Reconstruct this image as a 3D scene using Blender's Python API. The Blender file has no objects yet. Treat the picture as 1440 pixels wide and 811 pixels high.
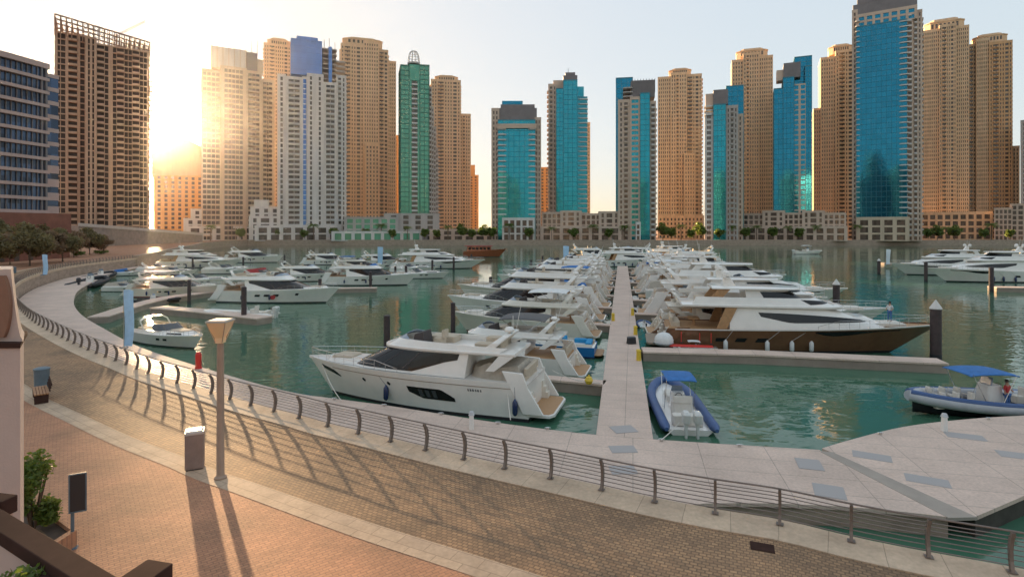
import bpy, bmesh, math, random
from mathutils import Vector, Matrix
R = math.radians
rnd = random.Random(7)

# ---------------------------------------------------------------- camera, sky, sun, exposure
scene = bpy.context.scene
COL = scene.collection
FPX, PXC, HOR, CAMZ = 800.0, 720.0, 322.0, 8.0        # focal length, centre column and horizon row of the photograph in pixels
WATER, DECK = -3.0, -2.2                              # water level and height of the floating piers; promenade = 0
cam = bpy.data.cameras.new("camera"); cam_ob = bpy.data.objects.new("camera", cam); COL.objects.link(cam_ob)
cam.sensor_width = 36; cam.lens = 36 * FPX / 1440; cam.shift_y = -(405.5 - HOR) / 1440
cam.clip_start = .1; cam.clip_end = 30000
cam_ob.location = (0, 0, CAMZ); cam_ob.rotation_euler = (R(90), 0, 0)
scene.camera = cam_ob

SUN_DIR = Vector((212 - PXC, FPX, HOR - 197)).normalized()          # about 7.5 degrees up, a little left of straight ahead
SUN_EL = math.asin(SUN_DIR.z); SUN_AZ = math.atan2(SUN_DIR.x, SUN_DIR.y)
world = bpy.data.worlds.new("World"); scene.world = world; world.use_nodes = True
wn = world.node_tree; wn.nodes.clear()
sky = wn.nodes.new('ShaderNodeTexSky'); sky.sky_type = 'NISHITA'; sky.sun_disc = False
sky.sun_elevation = SUN_EL; sky.sun_rotation = SUN_AZ
sky.altitude = 0; sky.air_density = 1.0; sky.dust_density = 1.6; sky.ozone_density = 2.0
bg = wn.nodes.new('ShaderNodeBackground'); bg.inputs[1].default_value = .15
wo = wn.nodes.new('ShaderNodeOutputWorld')
hsv = wn.nodes.new('ShaderNodeHueSaturation'); hsv.inputs['Saturation'].default_value = 3.0
gam = wn.nodes.new('ShaderNodeGamma'); gam.inputs[1].default_value = .09
wn.links.new(sky.outputs[0], gam.inputs[0]); wn.links.new(gam.outputs[0], hsv.inputs['Color'])
wn.links.new(hsv.outputs[0], bg.inputs[0]); wn.links.new(bg.outputs[0], wo.inputs[0])
HAZE = .000030
sun = bpy.data.lights.new("sun_lamp", 'SUN'); sun.energy = 5; sun.angle = R(.9); sun.color = (1, .68, .37)
sun_ob = bpy.data.objects.new("sun_lamp", sun); COL.objects.link(sun_ob)
sun_ob.rotation_euler = SUN_DIR.to_track_quat('Z', 'Y').to_euler()
scene.view_settings.view_transform = 'Standard'; scene.view_settings.look = 'None'
scene.view_settings.gamma = 1; scene.view_settings.use_curve_mapping = False
scene.view_settings.exposure = 2.38
scene.cycles.max_bounces = 7; scene.cycles.volume_bounces = 0
scene.cycles.transparent_max_bounces = 6
scene.cycles.caustics_reflective = False; scene.cycles.caustics_refractive = False

# ---------------------------------------------------------------- helpers
def P(px, py, z=0.0):
    """the point of the plane at height z seen at a pixel of the photograph"""
    Y = FPX * (CAMZ - z) / (py - HOR)
    return Vector(((px - PXC) * Y / FPX, Y, z))
def PX(px, Y): return (px - PXC) * Y / FPX
def PZ(py, Y): return CAMZ - (py - HOR) * Y / FPX

def setprops(o, label=None, cat=None, group=None, kind=None):
    if label: o['label'] = label
    if cat: o['category'] = cat
    if group: o['group'] = group
    if kind: o['kind'] = kind
    return o
def thing(name, label, cat, loc=(0, 0, 0), rz=0.0, group=None):
    o = bpy.data.objects.new(name, None); COL.objects.link(o)
    o.location = loc; o.rotation_euler = (0, 0, rz); o.empty_display_size = .3
    return setprops(o, label, cat, group)
KIDS = {}
def recolor(root, swap):
    """swap = {part name: material}"""
    for ch in KIDS.get(root.name, []):
        n = ch.name.split('.')[0]
        if n in swap and ch.material_slots:
            ch.material_slots[0].link = 'OBJECT'; ch.material_slots[0].material = swap[n]
        recolor(ch, swap)
def dup(o, loc=None, rz=None, label=None, scale=None, group=None, parent=None):
    c = o.copy(); COL.objects.link(c)
    if parent is not None:
        c.parent = parent; KIDS.setdefault(parent.name, []).append(c)
    if loc is not None: c.location = loc
    if rz is not None: c.rotation_euler = (0, 0, rz)
    if scale is not None: c.scale = scale if hasattr(scale, '__len__') else (scale,) * 3
    if label: c['label'] = label
    if group: c['group'] = group
    for ch in list(KIDS.get(o.name, [])):
        dup(ch, parent=c)
    return c

class MB:
    def __init__(s): s.v = []; s.f = []; s.uv = None
    def add(s, vs, fs):
        n = len(s.v); s.v += [tuple(p) for p in vs]; s.f += [tuple(i + n for i in f) for f in fs]; return s
    def box(s, x0, x1, y0, y1, z0, z1):
        return s.add([(x0,y0,z0),(x1,y0,z0),(x1,y1,z0),(x0,y1,z0),(x0,y0,z1),(x1,y0,z1),(x1,y1,z1),(x0,y1,z1)],
                     [(3,2,1,0),(4,5,6,7),(0,1,5,4),(1,2,6,5),(2,3,7,6),(3,0,4,7)])
    def tbox(s, cx, cy, z0, z1, w0, d0, w1, d1, c=0.0, dx=0.0):
        """box with tapering and bevelled vertical edges"""
        def ring(w, d, z, ox):
            b = c
            return [(cx+ox-w/2+b,cy-d/2,z),(cx+ox+w/2-b,cy-d/2,z),(cx+ox+w/2,cy-d/2+b,z),(cx+ox+w/2,cy+d/2-b,z),
                    (cx+ox+w/2-b,cy+d/2,z),(cx+ox-w/2+b,cy+d/2,z),(cx+ox-w/2,cy+d/2-b,z),(cx+ox-w/2,cy-d/2+b,z)]
        return s.rings([ring(w0,d0,z0,0), ring(w1,d1,z1,dx)])
    def rings(s, rs, cap0=True, cap1=True, closed=True):
        n = len(rs[0]); vs = [p for r in rs for p in r]; fs = []
        for i in range(len(rs) - 1):
            for j in range(n if closed else n - 1):
                k = (j + 1) % n
                fs.append((i*n+j, i*n+k, (i+1)*n+k, (i+1)*n+j))
        if cap0: fs.append(tuple(reversed(range(n))))
        if cap1: fs.append(tuple((len(rs)-1)*n + j for j in range(n)))
        return s.add(vs, fs)
    def tube(s, pts, r, n=8, caps=True):
        pts = [Vector(p) for p in pts]; rr = r if hasattr(r, '__len__') else [r] * len(pts)
        rs = []; up = Vector((0, 0, 1))
        for i, p in enumerate(pts):
            t = (pts[min(i+1, len(pts)-1)] - pts[max(i-1, 0)]).normalized()
            a = t.cross(up)
            if a.length < 1e-3: a = t.cross(Vector((1, 0, 0)))
            a.normalize(); b = t.cross(a)
            rs.append([p + (a*math.cos(q) + b*math.sin(q)) * rr[i] for q in [2*math.pi*j/n for j in range(n)]])
        return s.rings(rs, caps, caps)
    def lathe(s, prof, n=16, c=(0, 0)):
        rs = [[(c[0] + r*math.cos(2*math.pi*j/n), c[1] + r*math.sin(2*math.pi*j/n), z) for j in range(n)] for r, z in prof]
        return s.rings(rs)
    def prism(s, poly, z0, z1):
        n = len(poly)
        return s.rings([[(p[0], p[1], z0) for p in poly], [(p[0], p[1], z1) for p in poly]])
    def xz(s, poly, y0, y1):
        """profile in x,z pulled along y"""
        return s.rings([[(p[0], y0, p[1]) for p in poly], [(p[0], y1, p[1]) for p in poly]])
    def build(s, name, mat, parent=None, smooth=False, bevel=0, fix=True):
        me = bpy.data.meshes.new(name); me.from_pydata(s.v, [], s.f)
        if fix:
            b = bmesh.new(); b.from_mesh(me)
            bmesh.ops.recalc_face_normals(b, faces=b.faces)
            b.to_mesh(me); b.free()
        me.materials.append(mat)
        if smooth:
            me.polygons.foreach_set('use_smooth', [True] * len(me.polygons))
            try: me.set_sharp_from_angle(angle=R(40))
            except Exception: pass
        o = bpy.data.objects.new(name, me); COL.objects.link(o)
        if parent is not None:
            o.parent = parent; KIDS.setdefault(parent.name, []).append(o)
        if bevel:
            m = o.modifiers.new('bevel', 'BEVEL'); m.width = bevel; m.segments = 2; m.limit_method = 'ANGLE'
        return o

# ---------------------------------------------------------------- materials
def newmat(name):
    m = bpy.data.materials.new(name); m.use_nodes = True
    nt = m.node_tree; nt.nodes.clear()
    out = nt.nodes.new('ShaderNodeOutputMaterial'); b = nt.nodes.new('ShaderNodeBsdfPrincipled')
    nt.links.new(b.outputs[0], out.inputs[0]); return m, nt, b
def c4(c): return (c[0], c[1], c[2], 1)
def mat(name, col, rough=.5, metal=0, var=.0, scale=3.0, bump=0, bscale=20, spec=.5, stretch=None, coat=0):
    m, nt, b = newmat(name)
    b.inputs['Roughness'].default_value = rough; b.inputs['Metallic'].default_value = metal
    b.inputs['Specular IOR Level'].default_value = spec; b.inputs['Coat Weight'].default_value = coat
    b.inputs['Base Color'].default_value = c4(col)
    if var or bump:
        tc = nt.nodes.new('ShaderNodeTexCoord'); mp = nt.nodes.new('ShaderNodeMapping')
        nt.links.new(tc.outputs['Object'], mp.inputs[0])
        if stretch: mp.inputs['Scale'].default_value = stretch
    if var:
        n = nt.nodes.new('ShaderNodeTexNoise'); n.inputs['Scale'].default_value = scale; n.inputs['Detail'].default_value = 5
        n.inputs['Roughness'].default_value = .65
        nt.links.new(mp.outputs[0], n.inputs['Vector'])
        r = nt.nodes.new('ShaderNodeValToRGB'); r.color_ramp.elements[0].position = .3; r.color_ramp.elements[1].position = .7
        r.color_ramp.elements[0].color = c4([x * (1 - var) for x in col]); r.color_ramp.elements[1].color = c4([min(1, x * (1 + var)) for x in col])
        nt.links.new(n.outputs[0], r.inputs[0]); nt.links.new(r.outputs[0], b.inputs['Base Color'])
    if bump:
        n = nt.nodes.new('ShaderNodeTexNoise'); n.inputs['Scale'].default_value = bscale; n.inputs['Detail'].default_value = 4
        nt.links.new(mp.outputs[0], n.inputs['Vector'])
        bm = nt.nodes.new('ShaderNodeBump'); bm.inputs['Strength'].default_value = bump; bm.inputs['Distance'].default_value = .02
        nt.links.new(n.outputs[0], bm.inputs['Height']); nt.links.new(bm.outputs[0], b.inputs['Normal'])
    return m
def paving(name, c1, c2, mortar, bw, bh, uv=True, rot=0.0, patch=.35, pscale=.25, off=.5, msize=.012, rough=.6, warm=None, spec=.4, bumpd=.006):
    """brick-laid paving; c1/c2 are two stone colours, patches vary slowly over metres"""
    m, nt, b = newmat(name); b.inputs['Roughness'].default_value = rough; b.inputs['Specular IOR Level'].default_value = spec
    tc = nt.nodes.new('ShaderNodeTexCoord'); mp = nt.nodes.new('ShaderNodeMapping')
    nt.links.new(tc.outputs['UV' if uv else 'Object'], mp.inputs[0]); mp.inputs['Rotation'].default_value = (0, 0, rot)
    br = nt.nodes.new('ShaderNodeTexBrick'); br.inputs['Scale'].default_value = 1
    br.inputs['Brick Width'].default_value = bw; br.inputs['Row Height'].default_value = bh
    br.inputs['Mortar Size'].default_value = msize; br.inputs['Mortar Smooth'].default_value = .2; br.offset = off
    br.inputs['Color1'].default_value = c4(c1); br.inputs['Color2'].default_value = c4(c2); br.inputs['Mortar'].default_value = c4(mortar)
    nt.links.new(mp.outputs[0], br.inputs['Vector'])
    n1 = nt.nodes.new('ShaderNodeTexNoise'); n1.inputs['Scale'].default_value = pscale; n1.inputs['Detail'].default_value = 6; n1.inputs['Roughness'].default_value = .6
    nt.links.new(tc.outputs['Object'], n1.inputs['Vector'])
    rp = nt.nodes.new('ShaderNodeValToRGB'); rp.color_ramp.elements[0].position = .32; rp.color_ramp.elements[1].position = .68
    rp.color_ramp.elements[0].color = c4([1 - patch] * 3); rp.color_ramp.elements[1].color = c4(warm or [1 + patch * .4] * 3)
    nt.links.new(n1.outputs[0], rp.inputs[0])
    mx = nt.nodes.new('ShaderNodeMixRGB'); mx.blend_type = 'MULTIPLY'; mx.inputs[0].default_value = 1
    nt.links.new(br.outputs[0], mx.inputs[1]); nt.links.new(rp.outputs[0], mx.inputs[2])
    n2 = nt.nodes.new('ShaderNodeTexNoise'); n2.inputs['Scale'].default_value = 9; n2.inputs['Detail'].default_value = 5
    nt.links.new(tc.outputs['Object'], n2.inputs['Vector'])
    r2 = nt.nodes.new('ShaderNodeValToRGB'); r2.color_ramp.elements[0].color = (.72, .72, .72, 1); r2.color_ramp.elements[1].color = (1.2, 1.2, 1.2, 1)
    nt.links.new(n2.outputs[0], r2.inputs[0])
    m2 = nt.nodes.new('ShaderNodeMixRGB'); m2.blend_type = 'MULTIPLY'; m2.inputs[0].default_value = 1
    nt.links.new(mx.outputs[0], m2.inputs[1]); nt.links.new(r2.outputs[0], m2.inputs[2])
    nt.links.new(m2.outputs[0], b.inputs['Base Color'])
    ad = nt.nodes.new('ShaderNodeMath'); ad.operation = 'MULTIPLY_ADD'; ad.inputs[1].default_value = -1.0
    nt.links.new(br.outputs['Fac'], ad.inputs[0]); nt.links.new(n2.outputs[0], ad.inputs[2])
    bm = nt.nodes.new('ShaderNodeBump'); bm.inputs['Strength'].default_value = .5; bm.inputs['Distance'].default_value = bumpd
    nt.links.new(ad.outputs[0], bm.inputs['Height']); nt.links.new(bm.outputs[0], b.inputs['Normal'])
    return m
def glassmat(name, col, rough=.06, metal=.75, var=.10, cell=(3.2, 3.6)):
    """coloured reflective facade glazing with panes that differ a little"""
    m, nt, b = newmat(name); b.inputs['Roughness'].default_value = rough; b.inputs['Metallic'].default_value = metal
    tc = nt.nodes.new('ShaderNodeTexCoord'); sp = nt.nodes.new('ShaderNodeSeparateXYZ'); nt.links.new(tc.outputs['Object'], sp.inputs[0])
    cb = nt.nodes.new('ShaderNodeCombineXYZ')
    for i, (ax, c) in enumerate((('X', cell[0]), ('Z', cell[1]))):
        d = nt.nodes.new('ShaderNodeMath'); d.operation = 'DIVIDE'; d.inputs[1].default_value = c
        f = nt.nodes.new('ShaderNodeMath'); f.operation = 'FLOOR'
        nt.links.new(sp.outputs[ax], d.inputs[0]); nt.links.new(d.outputs[0], f.inputs[0]); nt.links.new(f.outputs[0], cb.inputs[i])
    w = nt.nodes.new('ShaderNodeTexWhiteNoise'); w.noise_dimensions = '2D'; nt.links.new(cb.outputs[0], w.inputs['Vector'])
    r = nt.nodes.new('ShaderNodeValToRGB')
    r.color_ramp.elements[0].color = c4([x * (1 - var) for x in col]); r.color_ramp.elements[1].color = c4([min(1, x * (1 + var)) for x in col])
    nt.links.new(w.outputs[0], r.inputs[0]); nt.links.new(r.outputs[0], b.inputs['Base Color'])
    # slightly wavy panes
    n = nt.nodes.new('ShaderNodeTexNoise'); n.inputs['Scale'].default_value = .25; n.inputs['Detail'].default_value = 2
    nt.links.new(tc.outputs['Object'], n.inputs['Vector'])
    bm = nt.nodes.new('ShaderNodeBump'); bm.inputs['Strength'].default_value = .07; bm.inputs['Distance'].default_value = .25
    nt.links.new(n.outputs[0], bm.inputs['Height']); nt.links.new(bm.outputs[0], b.inputs['Normal'])
    return m
M = {}
M['gel'] = mat('white_gelcoat', (.80, .755, .70), .22, var=.05, scale=1.2, coat=.3)
M['gel2'] = mat('cream_gelcoat', (.70, .64, .55), .32, var=.05, scale=1.2)
M['gel3'] = mat('grey_gelcoat', (.50, .51, .52), .32, var=.06, scale=1.2)
M['navy'] = mat('navy_gelcoat', (.02, .035, .10), .25)
M['blue'] = mat('blue_gelcoat', (.02, .17, .45), .3)
M['bronze'] = mat('bronze_hull', (.20, .098, .052), .22, metal=.25, var=.18, scale=.8)
M['boot'] = mat('dark_antifouling', (.018, .018, .022), .6, var=.3)
M['redboot'] = mat('red_antifouling', (.16, .04, .025), .6, var=.3)
M['tint'] = mat('tinted_glass', (.012, .011, .012), .08, spec=.45)
M['tint2'] = mat('smoked_glass', (.05, .055, .06), .08, spec=.7)
M['screen'] = mat('pale_windscreen', (.22, .27, .33), .08, spec=.8)
M['teak'] = mat('teak', (.42, .235, .11), .6, var=.2, scale=4, stretch=(1, 14, 1))
M['teakgrey'] = mat('weathered_teak', (.30, .23, .17), .7, var=.2, scale=4, stretch=(1, 14, 1))
M['chrome'] = mat('stainless_steel', (.62, .61, .59), .22, metal=1)
M['cush'] = mat('sand_cushion', (.50, .41, .31), .85, var=.1)
M['cushw'] = mat('ivory_cushion', (.66, .61, .54), .85, var=.08)
M['cushd'] = mat('dark_cushion', (.07, .06, .06), .85, var=.1)
M['canvas_grey'] = mat('grey_canvas', (.12, .115, .115), .9, var=.15, bump=.3, bscale=5)
M['canvas_tan'] = mat('tan_canvas', (.42, .36, .29), .9, var=.15, bump=.3, bscale=5)
M['canvas_blue'] = mat('blue_canvas', (.035, .15, .40), .85, var=.2, bump=.3, bscale=5)
M['canvas_cyan'] = mat('cyan_canvas', (.02, .25, .50), .85, var=.15)
M['canvas_white'] = mat('white_canvas', (.68, .67, .65), .85, var=.08, bump=.3, bscale=5)
M['canvas_red'] = mat('red_canvas', (.38, .04, .04), .85, var=.15)
M['rubber'] = mat('black_rubber', (.02, .02, .022), .7)
M['ribgrey'] = mat('grey_tube', (.45, .45, .47), .6, var=.08)
M['ribnavy'] = mat('navy_tube', (.05, .10, .24), .55, var=.1)
M['engine'] = mat('outboard_white', (.62, .61, .58), .35)
M['engined'] = mat('outboard_dark', (.03, .03, .035), .4)
M['skin'] = mat('skin', (.42, .24, .16), .6)
M['hair'] = mat('hair', (.03, .02, .015), .7)
M['shirt_red'] = mat('red_shirt', (.45, .04, .04), .85)
M['shirt_white'] = mat('white_shirt', (.6, .6, .6), .85)
M['trousers_blue'] = mat('blue_trousers', (.05, .12, .30), .85)
M['red'] = mat('signal_red', (.62, .03, .02), .5)
M['yellow'] = mat('signal_yellow', (.68, .46, .04), .5)
M['pile'] = mat('steel_pile', (.055, .035, .035), .6, var=.35, scale=2.5)
M['pilecap'] = mat('pile_cap', (.62, .58, .54), .5, var=.1)
M['conc'] = mat('pale_concrete', (.52, .45, .39), .8, var=.10, scale=.5, bump=.25, bscale=6)
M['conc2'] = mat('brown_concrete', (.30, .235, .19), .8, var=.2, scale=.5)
M['quay'] = mat('quay_wall', (.36, .265, .20), .85, var=.3, scale=.6, stretch=(1, 1, 3))
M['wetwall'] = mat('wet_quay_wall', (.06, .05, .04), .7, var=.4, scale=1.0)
M['rail'] = mat('brown_railing_steel', (.20, .155, .13), .45, metal=.3, var=.15)
M['wire'] = mat('railing_rods', (.22, .17, .145), .4, metal=.4)
M['lampost'] = mat('lamp_post_paint', (.34, .23, .165), .45, var=.1)
M['lampglass'] = mat('amber_diffuser', (.78, .56, .32), .3, spec=.5); _b = M['lampglass'].node_tree.nodes['Principled BSDF']; _b.inputs['Subsurface Weight'].default_value = .6; _b.inputs['Subsurface Radius'].default_value = (.5, .3, .1)
M['binmetal'] = mat('bin_metal', (.24, .185, .165), .5, var=.15)
M['bintop'] = mat('lit_bin_top', (.50, .46, .43), .5)  # paler than the body, light from above put into the colour
M['darkbrown'] = mat('dark_brown_paint', (.055, .03, .024), .95, var=.15, spec=.05)
M['plaster'] = mat('pinkish_plaster', (.50, .38, .33), .85, var=.06, scale=1.5, bump=.2, bscale=25)
M['brown_curve'] = mat('brown_render', (.24, .12, .075), .7, var=.12)
M['leaf'] = mat('green_leaves', (.12, .17, .03), .55, var=.45, scale=2.2)
M['leaf2'] = mat('olive_leaves', (.19, .155, .07), .6, var=.4, scale=.7)
M['leaf3'] = mat('dry_leaves', (.23, .15, .085), .65, var=.45, scale=.7)
M['bark'] = mat('bark', (.13, .085, .055), .85, var=.3, scale=6)
M['flag'] = mat('pale_blue_cloth', (.40, .60, .80), .8, var=.12, scale=1.5)
M['flagw'] = mat('white_cloth', (.68, .74, .80), .8)
M['wood'] = mat('bench_wood', (.34, .16, .07), .6, var=.2, scale=5)
M['slate'] = mat('slate_grey', (.11, .15, .18), .5, var=.15)
M['sign'] = mat('sign_panel', (.035, .03, .03), .5)
def translucent_leaves(m, col, w=.4):
    nt = m.node_tree; b = nt.nodes['Principled BSDF']; out = [n for n in nt.nodes if n.type == 'OUTPUT_MATERIAL'][0]
    t = nt.nodes.new('ShaderNodeBsdfTranslucent'); t.inputs[0].default_value = c4(col); mx = nt.nodes.new('ShaderNodeMixShader'); mx.inputs[0].default_value = w
    nt.links.new(b.outputs[0], mx.inputs[1]); nt.links.new(t.outputs[0], mx.inputs[2]); nt.links.new(mx.outputs[0], out.inputs[0])
translucent_leaves(M['leaf'], (.20, .26, .04)); translucent_leaves(M['leaf2'], (.28, .22, .09)); translucent_leaves(M['leaf3'], (.32, .20, .10))
# facades
M['sand'] = mat('sand_render', (.66, .45, .275), .85, var=.16, scale=.35, stretch=(1, 1, .12))
M['sandd'] = mat('dark_and_sunlit_sand', (.58, .34, .17), .85, var=.16, scale=.35, stretch=(1, 1, .12))  # gable roof colour, also the sunlight painted on the rightmost tower
M['ochre'] = mat('ochre_render', (.60, .30, .10), .85, var=.10, scale=.08)
M['beige'] = mat('beige_render', (.56, .44, .32), .85, var=.16, scale=.35, stretch=(1, 1, .12))
M['greyr'] = mat('grey_render', (.40, .36, .33), .85, var=.16, scale=.35, stretch=(1, 1, .12))
M['whiter'] = mat('white_render', (.62, .58, .54), .8, var=.16, scale=.35, stretch=(1, 1, .12))
M['stone'] = mat('pinkish_stone', (.54, .41, .32), .8, var=.1, scale=.1)
M['rawconc'] = mat('raw_concrete', (.46, .30, .20), .9, var=.16, scale=.35, stretch=(1, 1, .12))
M['scaff'] = mat('rusty_scaffold', (.28, .17, .11), .8, var=.2)
M['crown'] = mat('grey_cladding', (.17, .15, .15), .55, var=.15, scale=.2)
M['brick'] = mat('red_brown_brick', (.22, .085, .055), .85, var=.2, scale=.4)
M['void'] = mat('dark_interior', (.085, .06, .045), .8)
M['wdark'] = glassmat('dark_windows', (.10, .076, .06), .15, .2, .55, (1.5, 3.2))
M['teal'] = glassmat('teal_glass', (.02, .25, .31), var=.09)
M['azure'] = glassmat('azure_glass', (.012, .18, .28), var=.09)
M['bluec'] = glassmat('blue_crown_glass', (.10, .21, .46), .12, .5)
M['green'] = glassmat('green_glass', (.10, .30, .20), .15, .5)
M['office'] = glassmat('office_glass', (.035, .06, .11), .08, .4, .6, (3, 3.8))
M['greenfr'] = mat('green_frames', (.06, .17, .12), .5)
M['tealfr'] = mat('teal_frames', (.05, .17, .21), .4, metal=.4)
M['whitefr'] = mat('white_balcony', (.56, .53, .51), .6, var=.06, scale=.1)
M['pinkband'] = mat('pink_stone_bands', (.46, .33, .29), .8, var=.08, scale=.3)

_ORD = ['', 'first','second','third','fourth','fifth','sixth','seventh','eighth','ninth','tenth','eleventh','twelfth','thirteenth','fourteenth',
        'fifteenth','sixteenth','seventeenth','eighteenth','nineteenth','twentieth']
def ordinal(n):
    if n <= 20: return _ORD[n]
    t = {2: 'twenty', 3: 'thirty', 4: 'forty', 5: 'fifty'}[n // 10]
    return (t + '-' + _ORD[n % 10]) if n % 10 else {3: 'thirtieth', 4: 'fortieth', 5: 'fiftieth'}[n // 10]
# ================================================================ THE SETTING
def cr(pts, n):
    """smooth curve through points (Catmull-Rom), n steps per span"""
    pts = [Vector(p) for p in pts]; out = []
    for i in range(len(pts) - 1):
        p0 = pts[max(i-1, 0)]; p1 = pts[i]; p2 = pts[i+1]; p3 = pts[min(i+2, len(pts)-1)]
        for k in range(n):
            t = k / n
            out.append(.5*((2*p1) + (p2-p0)*t + (2*p0-5*p1+4*p2-p3)*t*t + (-p0+3*p1-3*p2+p3)*t**3))
    out.append(pts[-1]); return out
def offset(line, d):
    out = []
    for i, p in enumerate(line):
        t = (line[min(i+1, len(line)-1)] - line[max(i-1, 0)]); t.z = 0; t.normalize()
        out.append(Vector((p.x - t.y*d, p.y + t.x*d, p.z)))
    return out
# edge of the promenade (railing line), from the right end behind the camera round the bay to the far left
EDGE_CTRL = [(60, -9), (40, -.5), (26, 6.6), (17.5, 10.6), P(1420, 805), P(1304, 784), P(1197, 762), P(1098, 738), P(1007, 723), P(923, 707), P(848, 690), P(777, 674),
             P(713, 660), P(655, 647), P(601, 634), P(552, 622), P(507, 611), P(464, 601), P(426, 590), P(350, 570), P(278, 548), P(220, 530), P(177, 513), P(135, 497), P(88, 475),
             P(45, 450), P(24, 427), P(17, 410), P(30, 395), P(62, 383), P(110, 373), P(192, 363)]
EDGE = cr([Vector((p[0], p[1], 0)) for p in EDGE_CTRL], 6)
def resample(line, step):
    out = [line[0].copy()]; acc = 0
    for a, b in zip(line, line[1:]):
        d = (b - a).length; pos = 0
        while acc + d - pos >= step:
            pos += step - acc; acc = 0
            out.append(a.lerp(b, pos / d))
        acc += d - pos
    return out
EDGE = resample(EDGE, .8)

SHORE = [Vector((1500, -60, 0)), Vector((300, -40, 0)), Vector((120, -22, 0))] + EDGE + [Vector(p) for p in
         [(-112, 178, 0), (-128, 215, 0), (-146, 260, 0), (-166, 305, 0), (-176, 345, 0), (-178, 383, 0), (1500, 383, 0)]]
poly = [(1500, 383), (3500, 383), (3500, 5500), (-3500, 5500), (-3500, -600), (3500, -600), (3500, -60), (1500, -60)]
from mathutils.geometry import tessellate_polygon
loop = [Vector((p.x, p.y, 0)) for p in SHORE] + [Vector((x, y, 0)) for x, y in poly[1:-1]]
tris = tessellate_polygon([loop])
tris = [t if (loop[t[1]]-loop[t[0]]).cross(loop[t[2]]-loop[t[0]]).z > 0 else t[::-1] for t in tris]
me = bpy.data.meshes.new('ground'); me.from_pydata([tuple(p) for p in loop], [], [tuple(t) for t in tris])
M['brickred'] = paving('orange_brick_paving', (.54, .285, .165), (.45, .235, .14), (.33, .19, .125), .22, .105, uv=False, rot=R(-38), patch=.28, pscale=.5, msize=.012, rough=.8, spec=.2, warm=(1.1, 1.0, .95))
me.materials.append(M['brickred'])
g = bpy.data.objects.new('ground', me); COL.objects.link(g); setprops(g, 'orange brick paved promenade and land round the marina basin', 'ground', kind='structure')

def strip(name, line, d0, d1, z, m, label, cat='pavement', uv_scale=1.0):
    """a ribbon of paving that follows the railing, with UVs in metres"""
    A = offset(line, d0); Bq = offset(line, d1); vs = []; fs = []; uv = []; s = 0; S = [0]
    for i in range(1, len(line)):
        s += (line[i] - line[i-1]).length; S.append(s)
    n = len(line); K = 4
    for i in range(n):
        for k in range(K + 1):
            q = A[i].lerp(Bq[i], k / K); vs.append((q.x, q.y, z)); uv.append((S[i], d0 + (d1 - d0) * k / K))
    for i in range(n - 1):
        for k in range(K):
            fs.append((i*(K+1)+k, i*(K+1)+k+1, (i+1)*(K+1)+k+1, (i+1)*(K+1)+k))
    me = bpy.data.meshes.new(name); me.from_pydata(vs, [], fs)
    if me.polygons[0].normal.z < 0: me.flip_normals()
    ul = me.uv_layers.new(name='UVMap')
    for li, lp in enumerate(me.loops): ul.data[li].uv = uv[lp.vertex_index]
    me.materials.append(m)
    o = bpy.data.objects.new(name, me); COL.objects.link(o); return setprops(o, label, cat, kind='structure')
M['cobble'] = paving('brown_cobbles', (.48, .31, .185), (.32, .21, .135), (.23, .155, .105), .16, .12, patch=.42, pscale=.3, msize=.016, rough=.78, warm=(1.2, 1.08, .95), spec=.22, bumpd=.01)
M['palestone'] = paving('pale_stone_band', (.56, .405, .28), (.49, .355, .25), (.34, .25, .175), .8, .4, patch=.2, pscale=.8, msize=.012, rough=.8, spec=.2)
M['kerb'] = paving('pale_kerb_stone', (.66, .49, .345), (.61, .45, .32), (.42, .31, .22), 1.2, .9, patch=.2, pscale=.7, msize=.012, rough=.8, spec=.2)
SG = 1
LN = EDGE
strip('pavement_cobbles', LN, SG*.9, SG*4.75, .004, M['cobble'], 'brown cobbled path following the curved railing')
strip('pavement_band', LN, SG*4.75, SG*5.5, .008, M['palestone'], 'pale stone band between the cobbles and the orange brick')
# kerb under the railing: a low upstand with its face down to the basin
K0 = offset(EDGE, -.12); K1 = offset(EDGE, .9)
mb = MB(); mb.rings([[(a.x, a.y, -.35), (a.x, a.y, .10), (c.x, c.y, .035), (c.x, c.y, -.01)] for a, c in zip(K0, K1)])
o = mb.build('kerb', M['kerb'])
me = o.data; ul = me.uv_layers.new(name='UVMap')
S = [0]
for i in range(1, len(EDGE)): S.append(S[-1] + (EDGE[i]-EDGE[i-1]).length)
for li, lp in enumerate(me.loops):
    i, k = divmod(lp.vertex_index, 4); ul.data[li].uv = (S[i], (0, .1, 1.0, 1.1)[k] * .8 + .05)
setprops(o, 'pale stone kerb that carries the curved railing', 'kerb', kind='structure')
mb = MB(); A = offset(EDGE, -.02); Bq = offset(EDGE, .3)
mb.rings([[(a.x, a.y, -6), (a.x, a.y, -.3), (c.x, c.y, -.3), (c.x, c.y, -6)] for a, c in zip(A, Bq)])
setprops(mb.build('quay_wall', M['quay']), 'brown quay wall below the curved railing', 'wall', kind='structure')
SH2 = [p for p in SHORE if p.y > 150 and p.x < -95] + [Vector((1500, 383, 0))]
SH2 = [EDGE[-1]] + SHORE[SHORE.index(EDGE[-1]) + 1:] if EDGE[-1] in SHORE else SH2
mb = MB(); A = offset(SH2, -.3); Bq = offset(SH2, 1.0)
mb.rings([[(a.x, a.y, -6), (a.x, a.y, .7), (c.x, c.y, .7), (c.x, c.y, -6)] for a, c in zip(A, Bq)])
setprops(mb.build('quay_wall', M['quay']), 'long straight brown quay wall under the far towers', 'wall', kind='structure')

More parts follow.
